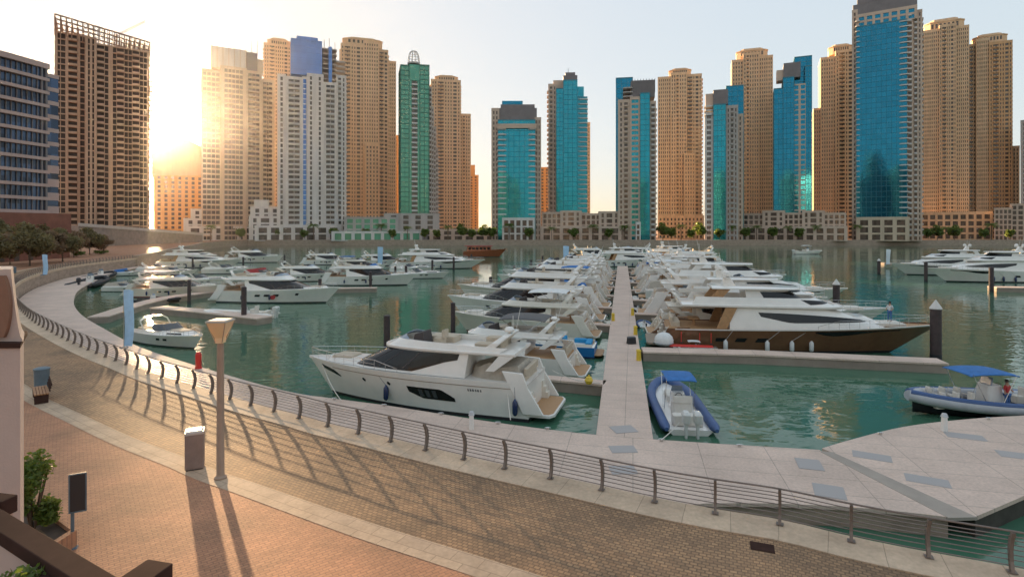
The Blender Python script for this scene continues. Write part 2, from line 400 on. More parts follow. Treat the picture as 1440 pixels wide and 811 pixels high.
# water
m, nt, bs = newmat('marina_water')
bs.inputs['Base Color'].default_value = (.058, .145, .09, 1); bs.inputs['Roughness'].default_value = .025; bs.inputs['IOR'].default_value = 1.33
tc = nt.nodes.new('ShaderNodeTexCoord'); mp = nt.nodes.new('ShaderNodeMapping'); mp.inputs['Scale'].default_value = (.8, 1.25, 1)
nt.links.new(tc.outputs['Object'], mp.inputs[0])
hs = None
for sc_, w_ in ((.16, .55), (.5, .75), (1.6, .16)):
    n = nt.nodes.new('ShaderNodeTexNoise'); n.inputs['Scale'].default_value = sc_; n.inputs['Detail'].default_value = 2; n.inputs['Distortion'].default_value = .6
    nt.links.new(mp.outputs[0], n.inputs['Vector'])
    mu = nt.nodes.new('ShaderNodeMath'); mu.operation = 'MULTIPLY'; mu.inputs[1].default_value = w_; nt.links.new(n.outputs[0], mu.inputs[0])
    if hs is None: hs = mu
    else:
        ad = nt.nodes.new('ShaderNodeMath'); nt.links.new(hs.outputs[0], ad.inputs[0]); nt.links.new(mu.outputs[0], ad.inputs[1]); hs = ad
# calm and ruffled patches
pn = nt.nodes.new('ShaderNodeTexNoise'); pn.inputs['Scale'].default_value = .035; pn.inputs['Detail'].default_value = 3; pn.inputs['Distortion'].default_value = .8
nt.links.new(mp.outputs[0], pn.inputs['Vector'])
pr_ = nt.nodes.new('ShaderNodeMapRange'); pr_.inputs['From Min'].default_value = .35; pr_.inputs['From Max'].default_value = .65; pr_.inputs['To Min'].default_value = .30; pr_.inputs['To Max'].default_value = 1.0
nt.links.new(pn.outputs[0], pr_.inputs['Value'])
bm = nt.nodes.new('ShaderNodeBump'); bm.inputs['Distance'].default_value = .11; nt.links.new(pr_.outputs[0], bm.inputs['Strength'])
nt.links.new(hs.outputs[0], bm.inputs['Height']); nt.links.new(bm.outputs[0], bs.inputs['Normal'])
M['water'] = m
b = MB().add([(-400, -150, WATER), (3490, -150, WATER), (3490, 386, WATER), (-400, 386, WATER)], [(0, 1, 2, 3)])
setprops(b.build('water', M['water'], fix=False), 'teal green water of the marina basin', 'water', kind='structure')

# floating boardwalk below the railing, and the wider platform at the right
OUT = [P(1152, 632, DECK), P(990, 622, DECK), P(840, 611, DECK), P(700, 594, DECK), P(553, 571, DECK), P(470, 560, DECK), P(400, 549, DECK), P(300, 521, DECK), P(200, 489, DECK), P(150, 464, DECK),
       P(112, 440, DECK), P(104, 421, DECK), P(116, 404, DECK), P(156, 386, DECK), P(200, 374, DECK)]
OUT = cr(OUT, 6)
def nearest(p, line): return min(line, key=lambda q: (q.x-p.x)**2 + (q.y-p.y)**2)
INN_CTRL = [P(1330, 727, DECK), P(1150, 695, DECK), P(1000, 690, DECK)]
inner = []
E2 = offset(EDGE, -.25)
start = P(900, 680, DECK)
for q in OUT:
    e = nearest(q, E2); inner.append(Vector((e.x, e.y, DECK)))
# near the right end the deck leaves the wall and a slot of water opens
vis = [P(1338, 728, DECK), P(1230, 708, DECK), P(1110, 716, DECK)]
top = [Vector((v.x, v.y, DECK)) for v in OUT]
mbk = MB()
n = len(OUT)
inn2 = []
for i, q in enumerate(OUT):
    t = i / (n - 1)
    inn2.append(inner[i])
inn2[0] = P(1338, 727, DECK)
for i in range(1, 13):
    w = i / 13; tgt = P(1338 - (1338-850)*w, 727 - (727-668)*w, DECK)
    e = inner[i]
    inn2[i] = tgt.lerp(e, w**3)
mbk.rings([[(a.x, a.y, DECK), (c.x, c.y, DECK), (c.x, c.y, DECK-.14), (a.x, a.y, DECK-.14)] for a, c in zip(OUT, inn2)])
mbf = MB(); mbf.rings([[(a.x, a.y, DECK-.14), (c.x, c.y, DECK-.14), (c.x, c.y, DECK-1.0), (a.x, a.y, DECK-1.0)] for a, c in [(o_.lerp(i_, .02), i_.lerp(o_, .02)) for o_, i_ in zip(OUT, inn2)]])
setprops(mbf.build('boardwalk_float', M['quay']), 'dark floats under the curved boardwalk', 'float', kind='structure')
M['deckc'] = paving('pale_pier_boards', (.68, .515, .42), (.65, .49, .40), (.44, .34, .28), 3.0, 1.5, uv=False, rot=R(12), patch=.16, pscale=.4, off=0, msize=.02, rough=.75, spec=.3)
setprops(mbk.build('boardwalk', M['deckc']), 'pale floating boardwalk curving along below the railing', 'boardwalk', kind='structure')
mbk = MB()
plat = cr([P(1156, 630, DECK), P(1200, 617, DECK), P(1270, 600, DECK), P(1350, 590, DECK), P(1440, 584, DECK), P(1600, 578, DECK)], 5) + [ P(1600, 640, DECK), P(1500, 676, DECK), P(1440, 697, DECK), P(1372, 726, DECK)]
mbk.prism([(p.x, p.y) for p in plat], DECK - .14, DECK + .006)
pc_ = sum(plat, Vector())/len(plat)
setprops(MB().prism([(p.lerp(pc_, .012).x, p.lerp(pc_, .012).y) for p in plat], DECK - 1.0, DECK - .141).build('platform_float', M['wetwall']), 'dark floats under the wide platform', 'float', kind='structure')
setprops(mbk.build('platform', M['deckc']), 'wide pale floating platform at the right end of the boardwalk', 'platform', kind='structure')
M['rampgrey'] = mat('grey_ribbed_ramp', (.36, .30, .25), .8, var=.1, scale=1)
mbk = MB(); rp = [P(1152, 634, DECK), P(1172, 636, DECK), P(1374, 727, DECK), P(1334, 728, DECK)]
mbk.prism([(p.x, p.y) for p in rp], DECK - .1, DECK + .012)
setprops(mbk.build('ramp', M['rampgrey']), 'grey strip between the boardwalk and the platform', 'ramp', kind='structure')
# flush grey hatches in the decks
M['hatch'] = mat('grey_hatch', (.38, .345, .33), .6)
def hatch(px, py, w, d, rz, label):
    d *= 1.7
    p = P(px, py, DECK + .012); mb = MB().box(-w/2, w/2, -d/2, d/2, -.006, .002)
    mb.box(-w/2+.06, w/2-.06, -d/2+.06, d/2-.06, .002, .005)
    o = mb.build('deck_hatch', M['hatch']); o.location = p; o.rotation_euler = (0, 0, rz)
    setprops(o, label, 'hatch', 'grey hatches set in the decks')
hatch(877, 603, 1.2, .6, .2, 'flush grey hatch at the foot of the long central pier')
hatch(876, 631, 1.2, .5, .05, 'grey hatch in the boardwalk just below the central pier foot')
hatch(876, 660, 1.1, .5, .05, 'grey hatch in the boardwalk close behind the railing')
hatch(1138, 652, 1.0, .7, -.3, 'grey hatch beside the upper end of the grey strip')
hatch(1166, 690, 1.1, .7, -.4, 'grey hatch in the boardwalk beside the middle of the grey strip')
hatch(1226, 641, 1.5, .5, -.5, 'grey hatch on the platform nearest the grey strip')
hatch(1304, 675, 1.5, .5, -.5, 'grey hatch in the middle of the wide platform')
hatch(1357, 613, 1.6, .5, -.4, 'grey hatch on the platform below the big inflatable boat')
hatch(1432, 640, 1.5, .5, -.4, 'grey hatch at the right edge of the platform')

# piers
def pier(name, pts, w, label, zt=DECK, m='deckc', group=None, w1=None):
    pts = [Vector((p[0], p[1], 0)) for p in pts]
    root = thing(name, label, 'pier', (pts[0].x, pts[0].y, zt), 0, group)
    o = pts[0]; pl = [p - o for p in pts]
    w1 = w if w1 is None else w1; nn = len(pl)
    ws = [w + (w1 - w) * i / (nn - 1) for i in range(nn)]
    L_ = []; R_ = []
    for i in range(nn):
        t = (pl[min(i+1, nn-1)] - pl[max(i-1, 0)]).normalized(); q = Vector((-t.y, t.x, 0))
        L_.append(pl[i] + q*ws[i]/2); R_.append(pl[i] - q*ws[i]/2)
    MB().rings([[(a.x, a.y, 0), (c.x, c.y, 0), (c.x, c.y, -.16), (a.x, a.y, -.16)] for a, c in zip(L_, R_)]).build('deck', M[m], root, bevel=.02)
    ins = .08
    def inn(a, c): t = (c-a).normalized()*ins; return a+t, c-t
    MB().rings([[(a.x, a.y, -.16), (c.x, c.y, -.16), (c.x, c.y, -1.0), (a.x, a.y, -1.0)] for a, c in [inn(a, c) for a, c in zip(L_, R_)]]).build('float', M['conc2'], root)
    return root
PA = P(878, 611, DECK); PA.z = 0; PB = P(875.5, 374, DECK); PB.z = 0
PV = (PB - PA).normalized(); PN = Vector((-PV.y, PV.x, 0))       # PN points to the left side
def PP(s, d): return PA + PV*s + PN*d
pier('main_pier', [PP(-.3, 0), PP(30, 0), PP(60, 0), PP((PB-PA).length, 0)], 2.75, 'long pale floating pier running straight out between the yachts')
fp = pier('finger_pier', [P(903, 491, DECK), P(1060, 495, DECK), P(1326, 507, DECK)], 1.9, 'finger pier alongside the brown hulled yacht', group='finger piers')
pier('finger_pier', [PP(9.6, 1.2), PP(10.4, 6.5)], 1.1, 'short finger pier at the stern of the nearest white yacht', group='finger piers')
pier('finger_pier', [P(138, 445, DECK), P(190, 428, DECK), P(232, 418, DECK), P(345, 403, DECK)], 2.2, 'pier leaving the boardwalk and bending away between the boats at left', group='finger piers')
pier('finger_pier', [P(222, 431, DECK), P(290, 437, DECK), P(372, 446, DECK)], 2.2, 'pier crossing in front of the small white boats at left', group='finger piers')
pier('finger_pier', [P(1395, 403, DECK), P(1470, 404, DECK)], 2.5, 'pier end beside the pile at the right edge of the photo', group='finger piers')
pier('finger_pier', [P(452, 405, DECK), P(530, 404, DECK)], 1.6, 'finger pier behind the bow of the big white yacht at left', group='finger piers')
for i in range(7):
    s = 33 + i * 13.5
    pier('finger_pier', [PP(s, 1.3), PP(s + 1.5, 14)], 1.2, f'{ordinal(i+1)} finger pier from the near end among the boats left of the long pier', group='finger piers')
    pier('finger_pier', [PP(s + 9, -1.3), PP(s + 9 - 1.5, -16)], 1.2, f'{ordinal(i+1)} finger pier behind the brown yacht right of the long pier', group='finger piers')

# ---------------------------------------------------------------- the railing: one fence, posts leaning out, rods and handrail
rail_root = thing('promenade_railing', 'long curved steel railing with bowed posts and thin horizontal rods', 'railing', (0, 0, 0))
vis_edge = [p for p in EDGE if p.y > -2 and p.x < 34]
ROFF = .14
base = offset(vis_edge, ROFF)
prof = [(0.00, .10), (-.075, .33), (-.10, .58), (-.05, .82), (.08, 1.04)]   # sideways lean (+ towards land) and height
posts = [P(px, py) for px, py in ((1420, 805), (1304, 784), (1197, 762), (1098, 737), (1007, 724), (923, 707), (848, 690), (777, 674), (713, 660), (655, 647), (601, 634), (552, 622), (507, 611), (464, 601), (426, 589))]
rs = resample(vis_edge, .05)
def arc_index(p): return min(range(len(rs)), key=lambda i: (rs[i]-p).length_squared)
idx = sorted(arc_index(p) for p in posts)
step = 33
idx = list(range(idx[0] - step, 4, -step))[::-1] + idx + list(range(idx[-1] + step, len(rs) - 4, step))
npost = 0
def frame_at(i):
    t = (rs[min(i+1, len(rs)-1)] - rs[max(i-1, 0)]).normalized(); return t, Vector((-t.y, t.x, 0))
proto_post = None
near = [i for i in idx if rs[i].length < 75]
def lp(i, off, z):
    t, q = frame_at(i); p = rs[i] + q * (ROFF + off); return Vector((p.x, p.y, z))
rest = MB()
pp = MB()
# a flat bar that bows over the water and comes back at the handrail
ring = []
for o_, z_ in prof:
    w = .15 if z_ < .2 else (.13 if z_ < .9 else .09); t_ = .036
    ring.append([(-t_, o_ - w/2, z_), (t_, o_ - w/2, z_), (t_, o_ + w/2, z_), (-t_, o_ + w/2, z_)])
pp.rings(ring); pp.box(-.09, .09, -.09, .09, .10, .115)
posts_sorted = sorted(idx, key=lambda i: rs[i].length)
for k, i in enumerate(posts_sorted):
    t, q = frame_at(i); p = rs[i] + q * ROFF; ang = math.atan2(t.y, t.x)
    if k < 99:
        if proto_post is None:
            proto_post = pp.build('post', M['rail'], rail_root); po = proto_post
        else:
            po = dup(proto_post, parent=rail_root)
        po.location = p; po.rotation_euler = (0, 0, ang)
    else:
        c, s_ = math.cos(ang), math.sin(ang)
        rest.add([(p.x + x*c - y*s_, p.y + x*s_ + y*c, z) for x, y, z in pp.v], pp.f)
if rest.v: setprops(rest.build('post_row', M['rail'], rail_root), kind='stuff')
def rod(off, z, r, name, m, n=6):
    pts = []
    for i in range(0, len(rs), 10): pts.append(lp(i, off, z))
    MB().tube(pts, r, n).build(name, M[m], rail_root, smooth=True)
def offz(z):
    for (o0, z0), (o1, z1) in zip(prof, prof[1:]):
        if z <= z1: return o0 + (o1-o0)*(z-z0)/(z1-z0)
    return prof[-1][0]
for k in range(7):
    z = .22 + k * .115
    rod(offz(z) - .03, z, .013, 'rod', 'wire')
rod(prof[-1][0], 1.075, .026, 'handrail', 'rail', 8)
# ================================================================ TOWERS AND LOW BUILDINGS
UNIT = {'W': 1.7, 'w': 1.35, 'b': 2.7, 'g': 3.4, 'm': .22, 'S': 4.2, 'n': .9}
class Tower:
    """a building in a frame whose -y side faces the camera; blocks are given by the photo columns they span"""
    def __init__(s, name, label, pxc, D, rot=0.0, cat='tower', group=None):
        a = math.atan2(pxc - PXC, FPX)
        s.O = Vector((math.tan(a) * D, D, 0)); s.rz = -a + rot
        s.t = Vector((math.cos(s.rz), math.sin(s.rz), 0)); s.n = Vector((-s.t.y, s.t.x, 0))   # n points away from the camera
        s.root = thing(name, label, cat, s.O, s.rz, group); s.acc = {}; s.rows = {}
    def lx(s, px, y):
        k = (px - PXC) / FPX; B = s.O + s.n * y
        return (k * B.y - B.x) / (s.t.x - k * s.t.y)
    def lz(s, py, x, y):
        Y = (s.O + s.t * x + s.n * y).y
        return PZ(py, Y)
    def mb(s, part, m): return s.acc.setdefault((part, m), MB())
    def block(s, px0, px1, ytop, y=0.0, depth=26, ybot=None, pat='WwWwWbWwWwW', fh=3.6, sp=1.3, wall='sand', glass='wdark', rec=.5,
              bal=1.0, balm=None, parapet=1.4, sides=True, z0=None, side_pat=None, spin=.18, pier='wall', ztop=None):
        if wall in ('sand', 'sandd') and pat.count('g') == 0: pat = pat[:-1] + pat.replace('b', 'w')
        x0, x1 = s.lx(px0, y), s.lx(px1, y); y0, y1 = y, y + depth; xm = (x0 + x1) / 2
        z1 = ztop if ztop is not None else s.lz(ytop, xm, y)
        zb = z0 if z0 is not None else (0.0 if ybot is None else s.lz(ybot, xm, y))
        W = s.mb('wall', wall) if pier == 'wall' else s.mb(pier, wall)
        nf = max(1, round((z1 - parapet - zb) / fh)); h = (z1 - parapet - zb) / nf
        for i in range(nf):
            za = zb + i * h
            s.rows.setdefault((glass, i, 'window_row'), MB()).box(x0 + rec, x1 - rec, y0 + rec, y1 - rec, za + .01, za + h - .01)
            e = spin
            W.box(x0 + e, x1 - e, y0 + e, y1 - e, za - (sp / 2 if i else 0), za + sp / 2)
        W.box(x0 - .05, x1 + .05, y0 - .05, y1 + .05, z1 - parapet - sp / 2, z1 - .3)
        W.box(x0 - .05, x0 + .35, y0 - .05, y1 + .05, z1 - .3, z1); W.box(x1 - .35, x1 + .05, y0 - .05, y1 + .05, z1 - .3, z1)
        W.box(x0 + .35, x1 - .35, y0 - .05, y0 + .35, z1 - .3, z1)
        def face(a0, a1, pt, mk):
            tot = sum(UNIT[c] for c in pt); k = (a1 - a0) / tot; q = a0
            for c in pt:
                w = UNIT[c] * k
                if c in 'WmSn': mk(q, q + w, c)
                elif c == 'b' and bal: mk(q, q + w, c)
                q += w
        BM = lambda i: s.rows.setdefault((balm or wall, i, 'balcony_row'), MB())
        def mkf(a, b_, c):
            if c == 'b':
                for i in range(1, nf): BM(i).box(a + .05, b_ - .05, y0 - bal, y0 + .2, zb + i*h - .15, zb + i*h + .95)
            else: W.box(a, b_, y0 - (.12 if c == 'S' else 0), y0 + rec + .1, zb, z1 - parapet - sp/2)
        face(x0, x1, pat, mkf)
        if sides:
            sp_ = side_pat or pat
            for xa, xb, sg in ((x0, x0 + rec + .1, -1), (x1 - rec - .1, x1, 1)):
                def mks(a, b_, c, xa=xa, xb=xb, sg=sg):
                    if c == 'b':
                        for i in range(1, nf): BM(i).box(min(xa, xa + sg*bal) if sg < 0 else xb - .2, xa + .2 if sg < 0 else xb + bal, a + .05, b_ - .05, zb + i*h - .15, zb + i*h + .95)
                    else: W.box(xa + .001, xb - .001, a, b_, zb, z1 - parapet - sp/2)
                face(y0 + .01, y1, sp_, mks)
        return x0, x1, z1
    def slabs(s, px0, px1, ytop, ybot, y=0, depth=8, fh=3.6, th=.9, m='whitefr', part='balcony_slabs'):
        """open balcony slabs standing proud of the face"""
        x0, x1 = s.lx(px0, y), s.lx(px1, y); xm = (x0+x1)/2; za, z1 = s.lz(ybot, xm, y), s.lz(ytop, xm, y)
        n = round((z1 - za) / fh); h = (z1 - za) / n; 
        for i in range(n + 1): s.rows.setdefault((m, i, 'balcony_slab' if part == 'balcony_slabs' else part), MB()).tbox((x0+x1)/2, y + depth/2, za + i*h - .1, za + i*h - .1 + th, x1-x0, depth, x1-x0, depth, min(1.2, (x1-x0)*.2))
    def box(s, px0, px1, ytop, ybot, y=0, depth=10, m='crown', part='plant_room', slant=0.0):
        x0, x1 = s.lx(px0, y), s.lx(px1, y); xm = (x0+x1)/2; za = 0 if ybot is None else s.lz(ybot, xm, y); z1 = s.lz(ytop, xm, y)
        s.mb(part, m).tbox(xm, y + depth/2, za, z1, x1-x0, depth, x1-x0-slant, depth-slant, .3)
        return x0, x1, za, z1
    def crown(s, px0, px1, ytop, ybot, y=4, depth=16, m='sand'):
        """a stepped rounded crown: slotted drum, cornice and a smaller top tier"""
        x0, x1 = s.lx(px0, y), s.lx(px1, y); w = x1 - x0; xm = (x0+x1)/2; za, z1 = s.lz(ybot, xm, y), s.lz(ytop, xm, y); h = z1 - za
        q = s.mb('crown', m); c = min(w, depth) * .22
        q.tbox(xm, y+depth/2, za-2, za+h*.62, w, depth, w, depth, c)
        q.tbox(xm, y+depth/2, za+h*.62, za+h*.72, w+.8, depth+.8, w+.8, depth+.8, c)
        q.tbox(xm, y+depth/2, za+h*.72, z1, w*.74, depth*.74, w*.70, depth*.70, c*.7)
        n = 7; g = s.mb('crown_slots', 'wdark')
        for i in range(n):
            x = xm - w/2 + c + (w-2*c)*(i+.5)/n; g.box(x-w*.028, x+w*.028, y-.05, y+.3, za+h*.08, za+h*.5)
    def mast(s, px, ytop, ybot, y=5, r=.25, m='crown', part='mast'):
        x = s.lx(px, y); s.mb(part, m).tube([(x, y, s.lz(ybot, x, y)), (x, y, s.lz(ytop, x, y))], [r, r*.5], 6)
    def fins(s, px0, px1, ytop, ybot, n, y=-.5, d=.6, w=.35, m='whitefr', part='fins'):
        x0, x1 = s.lx(px0, y), s.lx(px1, y); za = 0 if ybot is None else s.lz(ybot, x0, y); z1 = s.lz(ytop, (x0+x1)/2, y)
        for i in range(n):
            x = x0 + (x1 - x0) * i / max(1, n-1); s.mb(part, m).box(x-w/2, x+w/2, y, y+d, za, z1)
    def done(s):
        for (part, m), q in s.acc.items():
            if q.v: q.build(part, M[m], s.root)
        for (g, i, nm), q in sorted(s.rows.items()): q.build(nm, M[g], s.root)
        return s.root

JB = dict(wall='sand', glass='wdark', fh=3.3, sp=1.45)
JP1 = 'WwWwWbwbWwWwW'; JP2 = 'WwWwWwW'; JP3 = 'WwWbW'

# 1 the tower under construction at the sun
T = Tower('construction_tower', 'unfinished brown tower with an open slanted steel crown beside the low sun', 140, 300, 0, 'tower')
cs = dict(wall='rawconc', glass='void', fh=3.2, sp=.6, rec=1.0, parapet=.6, bal=.7, spin=.1)
T.block(77, 127, 47, y=0, depth=30, pat='mwmwnbnwmwm', **cs)
T.block(127, 210, 66, y=-3.5, depth=32, pat='nwmbmwWwmbmwmwmbmwmwn', **cs)
T.block(120, 136, 52, y=-5, depth=8, pat='WwWwW', **cs)
# the slanted crown: posts under a sloping lattice
x0, x1 = T.lx(77, -1), T.lx(211, -1); q = T.mb('crown_frame', 'scaff')
za, zb_ = T.lz(20, x0, -1), T.lz(60, x1, -1); lo0, lo1 = T.lz(50, x0, -1), T.lz(80, x1, -1)
for yy in (-1, 7, 15, 24):
    q.tube([(x0, yy, za), (x1, yy, zb_)], .40, 6)
    for i in range(19):
        u = i/18; x = x0+(x1-x0)*u; q.tube([(x, yy, lo0+(lo1-lo0)*u), (x, yy, za+(zb_-za)*u)], .26, 5)
    for i in range(28):
        u = .3+.7*i/27; x = x0+(x1-x0)*u; zt = za+(zb_-za)*u
        q.box(x-.12, x+.12, yy, yy+.2, zt-7.5*min(1, (u-.25)*3), zt)
for i in range(19):
    u = i/18; x = x0+(x1-x0)*u; zt = za+(zb_-za)*u; q.tube([(x, -1, zt), (x, 24, zt)], .24, 5)
for dz in (2.2, 4.4, 6.6):
    q.tube([(x0+(x1-x0)*.35, -1, za+(zb_-za)*.35-dz), (x1, -1, zb_-dz)], .22, 5)
# hoist mast with landings up the right edge
xh = T.lx(209, -6); q = T.mb('hoist_mast', 'scaff')
for dx in (0, 1.6): q.tube([(xh+dx, -6, 0), (xh+dx, -6, T.lz(95, xh, -6))], .14, 5)
for i in range(34): q.box(xh-.3, xh+2.0, -6.4, -4, 2+i*2.6, 2.25+i*2.6)
T.done()
# tower crane above it
c0 = Vector((PX(164, 312), 312, PZ(56, 312)))
t = thing('tower_crane', 'thin lattice crane jib rising above the unfinished brown tower', 'crane', c0)
MB().tube([(0, 0, -6), (0, 0, 3)], .5, 4).build('mast', M['scaff'], t)
q = MB(); j0, j1 = Vector((-2, 0, 1.0)), Vector((PX(204, 312)-c0.x, 0, PZ(31, 312)-c0.z))
for dy in (-.5, .5): q.tube([j0+Vector((0, dy, 0)), j1+Vector((0, dy, 0))], .08, 5)
q.tube([j0+Vector((0, 0, 1.1)), j1+Vector((0, 0, .8))], .08, 5)
for i in range(16):
    a = j0.lerp(j1, i/16); b_ = j0.lerp(j1, (i+1)/16); q.tube([a+Vector((0, .5, 0)), b_+Vector((0, 0, 1))], .05, 4)
q.build('jib', M['scaff'], t)

# 2 the gabled building right of the sun
T = Tower('gabled_tower', 'hazy golden building with a pointed gable roof right of the sun', 250, 470, 0)
T.block(216, 288, 245, pat='WwWwWwWwWwWwWwW', fh=3.6, sp=1.4, wall='ochre', depth=34)
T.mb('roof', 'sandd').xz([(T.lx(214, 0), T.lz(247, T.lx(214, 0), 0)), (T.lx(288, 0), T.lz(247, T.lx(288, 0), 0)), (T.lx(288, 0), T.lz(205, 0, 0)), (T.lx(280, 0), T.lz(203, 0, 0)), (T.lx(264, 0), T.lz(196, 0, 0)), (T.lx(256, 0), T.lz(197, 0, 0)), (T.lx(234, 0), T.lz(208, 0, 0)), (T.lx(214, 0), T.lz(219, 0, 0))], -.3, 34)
T.done()

# 3 beige tower with rounded corner
T = Tower('beige_tower', 'beige tower with a curved grid facade and stepped right side, just right of the sun', 330, 400, R(4))
bb = dict(wall='beige', glass='wdark', fh=3.5, sp=1.2)
T.block(284, 316, 98, y=1.5, pat='mwmwmwmwmwm', **bb)
T.block(310, 347, 94, y=0, pat='WwmwmwmwmwW', **bb)
T.block(346, 368, 100, y=.8, pat='WbmbmbW', **bb)
T.block(367, 386, 112, y=4, pat='WbmwmbW', **bb)
T.box(297, 346, 68, 97, y=6, depth=16, m='whiter', part='crown')
T.box(346, 362, 74, 100, y=7, depth=14, m='crown', part='crown')
for i, px in enumerate((322, 340, 352)): T.fins(297, 346, 66, 97, 7, y=5.6, d=.4, m='beige')
T.box(362, 370, 84, 104, y=8, depth=10, m='beige', part='plant_room')
for px in (354, 362): T.mast(px, 58, 80, y=8)
T.done()
# 4 sand tower behind
T = Tower('sand_tower', 'sand coloured tower showing between the beige tower and the blue crowned tower', 391, 500, 0)
T.block(371, 412, 62, pat=JP1, **JB); T.crown(376, 408, 53, 64, y=4, depth=14); T.done()
# 5 white tower with the blue crown
T = Tower('blue_crowned_tower', 'white and grey tower with a bright blue glass crown and blue stripe', 438, 395, R(3))
ww = dict(wall='whiter', glass='wdark', fh=3.5, sp=1.0)
T.block(390, 402, 104, y=1, pat='WwW', **ww)
T.block(401, 426, 108, y=0, pat='WbmbW', balm='whitefr', **ww)
T.block(425, 432, 108, y=.8, pat='mgm', fh=3.5, sp=.5, wall='whiter', glass='bluec')
T.block(432, 455, 104, y=-.6, pat='WwSwW', **ww)
T.block(455, 474, 116, y=.5, pat='WbmbW', balm='whitefr', **ww)
T.block(473, 487, 106, y=3, pat='WbWwW', balm='whitefr', **ww)
T.block(409, 453, 56, y=2, ybot=106, depth=18, pat='mgmgmgmgm', fh=4, sp=.4, wall='bluec', glass='bluec', parapet=.5)
T.box(417, 447, 52, 57, y=4, depth=12, m='bluec', part='crown')
T.slabs(452, 474, 70, 112, y=3, depth=14, m='greyr', th=1.0); T.box(462, 467, 66, 118, y=1.5, depth=4, m='bluec', part='crown')
T.slabs(470, 486, 88, 108, y=4, depth=14, m='greyr', th=1.2)
for px, yt in ((456, 56), (463, 54), (471, 60), (478, 70)): T.mast(px, yt, 90, y=9, r=.35)
T.done()
# 6 big sand tower
T = Tower('sand_tower', 'tall sand tower with dark window columns right of the blue crowned tower', 518, 470, R(3))
T.block(479, 512, 62, y=0, pat='WwWbwbWwW', **JB); T.block(511, 533, 58, y=-1.5, pat='WwWwWwW', **JB); T.block(532, 546, 70, y=.5, pat='WbwbW', **JB)
T.block(545, 557, 86, y=3, pat='WwWwW', **JB); T.block(513, 534, 202, y=-6, depth=8, pat='WwWwW', **JB)
T.crown(482, 538, 52, 62, y=4, depth=16); T.done()
T = Tower('distant_block', 'narrow orange block squeezed between the tall sand tower and the green tower', 558, 620, 0)
T.block(552, 566, 190, pat='WwWwW', wall='ochre', fh=3.6, sp=1.5); T.done()
# 7 green tower
T = Tower('green_tower', 'green glazed tower with a little ribbed dome on its flat top', 590, 405, R(5))
T.block(563, 576, 91, y=0, pat='mgmgm', fh=3.4, sp=.55, wall='greenfr', glass='green', parapet=.5)
T.block(590, 604, 91, y=0, pat='mgmgm', fh=3.4, sp=.55, wall='greenfr', glass='green', parapet=.5)
T.block(576, 590, 112, y=.8, pat='nbn', fh=3.4, sp=.9, wall='green', glass='wdark', parapet=.5, balm='whitefr', bal=.8)
T.box(575.5, 590.5, 91, 113, y=.3, depth=20, m='green', part='wall')
# stepped white flank
for i, (a, yt) in enumerate(((604, 122), (607, 150), (610, 178), (613, 208))):
    T.block(603 if i == 0 else a - .3, a + 3.2, yt, y=2 + i, depth=20, pat='nbn', fh=3.4, sp=1.0, wall='greyr', glass='void', balm='whitefr')
xd = T.lx(582, 8); zd = T.lz(91, xd, 8); rd = 4.2; q = T.mb('dome', 'whiter')
for k in range(10):
    a = 2*math.pi*k/10; q.tube([(xd + rd*math.cos(a)*math.cos(u)**.6, 8 + rd*math.sin(a)*math.cos(u)**.6, zd + 9.8*math.sin(u)) for u in [math.pi/2*.97*j/8 for j in range(9)]], .22, 5)
for u in (.05, .5, .95): q.tube([(xd + rd*math.cos(u)**.6*math.cos(a), 8 + rd*math.cos(u)**.6*math.sin(a), zd + 9.8*math.sin(u)) for a in [2*math.pi*j/16 for j in range(17)]], .18, 5)
T.mb('drum', 'greyr').lathe([(rd+.4, zd-.2), (rd+.4, zd+1), (rd*.8, zd+1.2), (rd*.8, zd+1.3)], 16, (xd, 8))
T.done()
# 8 sand towers right of green
T = Tower('sand_tower', 'sand tower with a lower stepped right wing beside the green tower', 632, 510, R(3))
T.block(606, 648, 112, pat='WwWwWbwbWwW', **JB); T.block(646, 662, 160, y=2, pat='WwWbW', **JB); T.crown(612, 644, 105, 113, y=4, depth=14); T.done()
T = Tower('distant_block', 'small orange block right of the stepped sand tower, above the trees', 666, 720, 0)
T.block(659, 673, 246, pat='WwWwW', wall='ochre', fh=3.6, sp=1.5); T.box(661, 668, 232, 247, y=3, depth=8, m='ochre', part='crown'); T.done()
# 10 short teal tower
TB = dict(fh=3.6, sp=.22, wall='tealfr', glass='teal', parapet=.6, spin=.08, rec=.2)
ST = dict(wall='stone', glass='wdark', fh=3.6, sp=1.4)
T = Tower('teal_tower', 'short broad teal glass tower with grey top and pale balcony edges', 726, 395, 0)
T.block(691, 702, 152, y=2, depth=24, pat='WwWwW', **ST)
T.block(752, 761, 165, y=2, depth=24, pat='WwWwW', **ST)
T.block(700, 753, 168, y=0, depth=26, pat='mgmgmgmgmgmgmgm', **TB)
T.slabs(699, 712, 182, 302, y=-1.2, depth=5, th=.9); T.slabs(743, 754, 182, 302, y=-1.2, depth=5, th=.9)
T.slabs(698, 755, 177, 180, y=-1.8, depth=8, th=1.6, fh=1.6, m='stone', part='cornice')
T.box(692, 755, 152, 169, y=3, depth=20, m='crown', part='plant_room'); T.box(704, 752, 147, 153, y=5, depth=14, m='crown', part='plant_room')
T.box(706, 735, 142, 148, y=6, depth=10, m='azure', part='crown')
T.block(706, 752, 306, y=-6, depth=8, pat='WgWgWgWgWgW', fh=4.2, sp=1.0, wall='whiter', glass='wdark')
T.done()
T = Tower('distant_block', 'narrow orange block between the two teal towers left of centre', 766, 640, 0)
T.block(758, 774, 235, pat='WwWwW', wall='ochre', fh=3.6, sp=1.5); T.done()
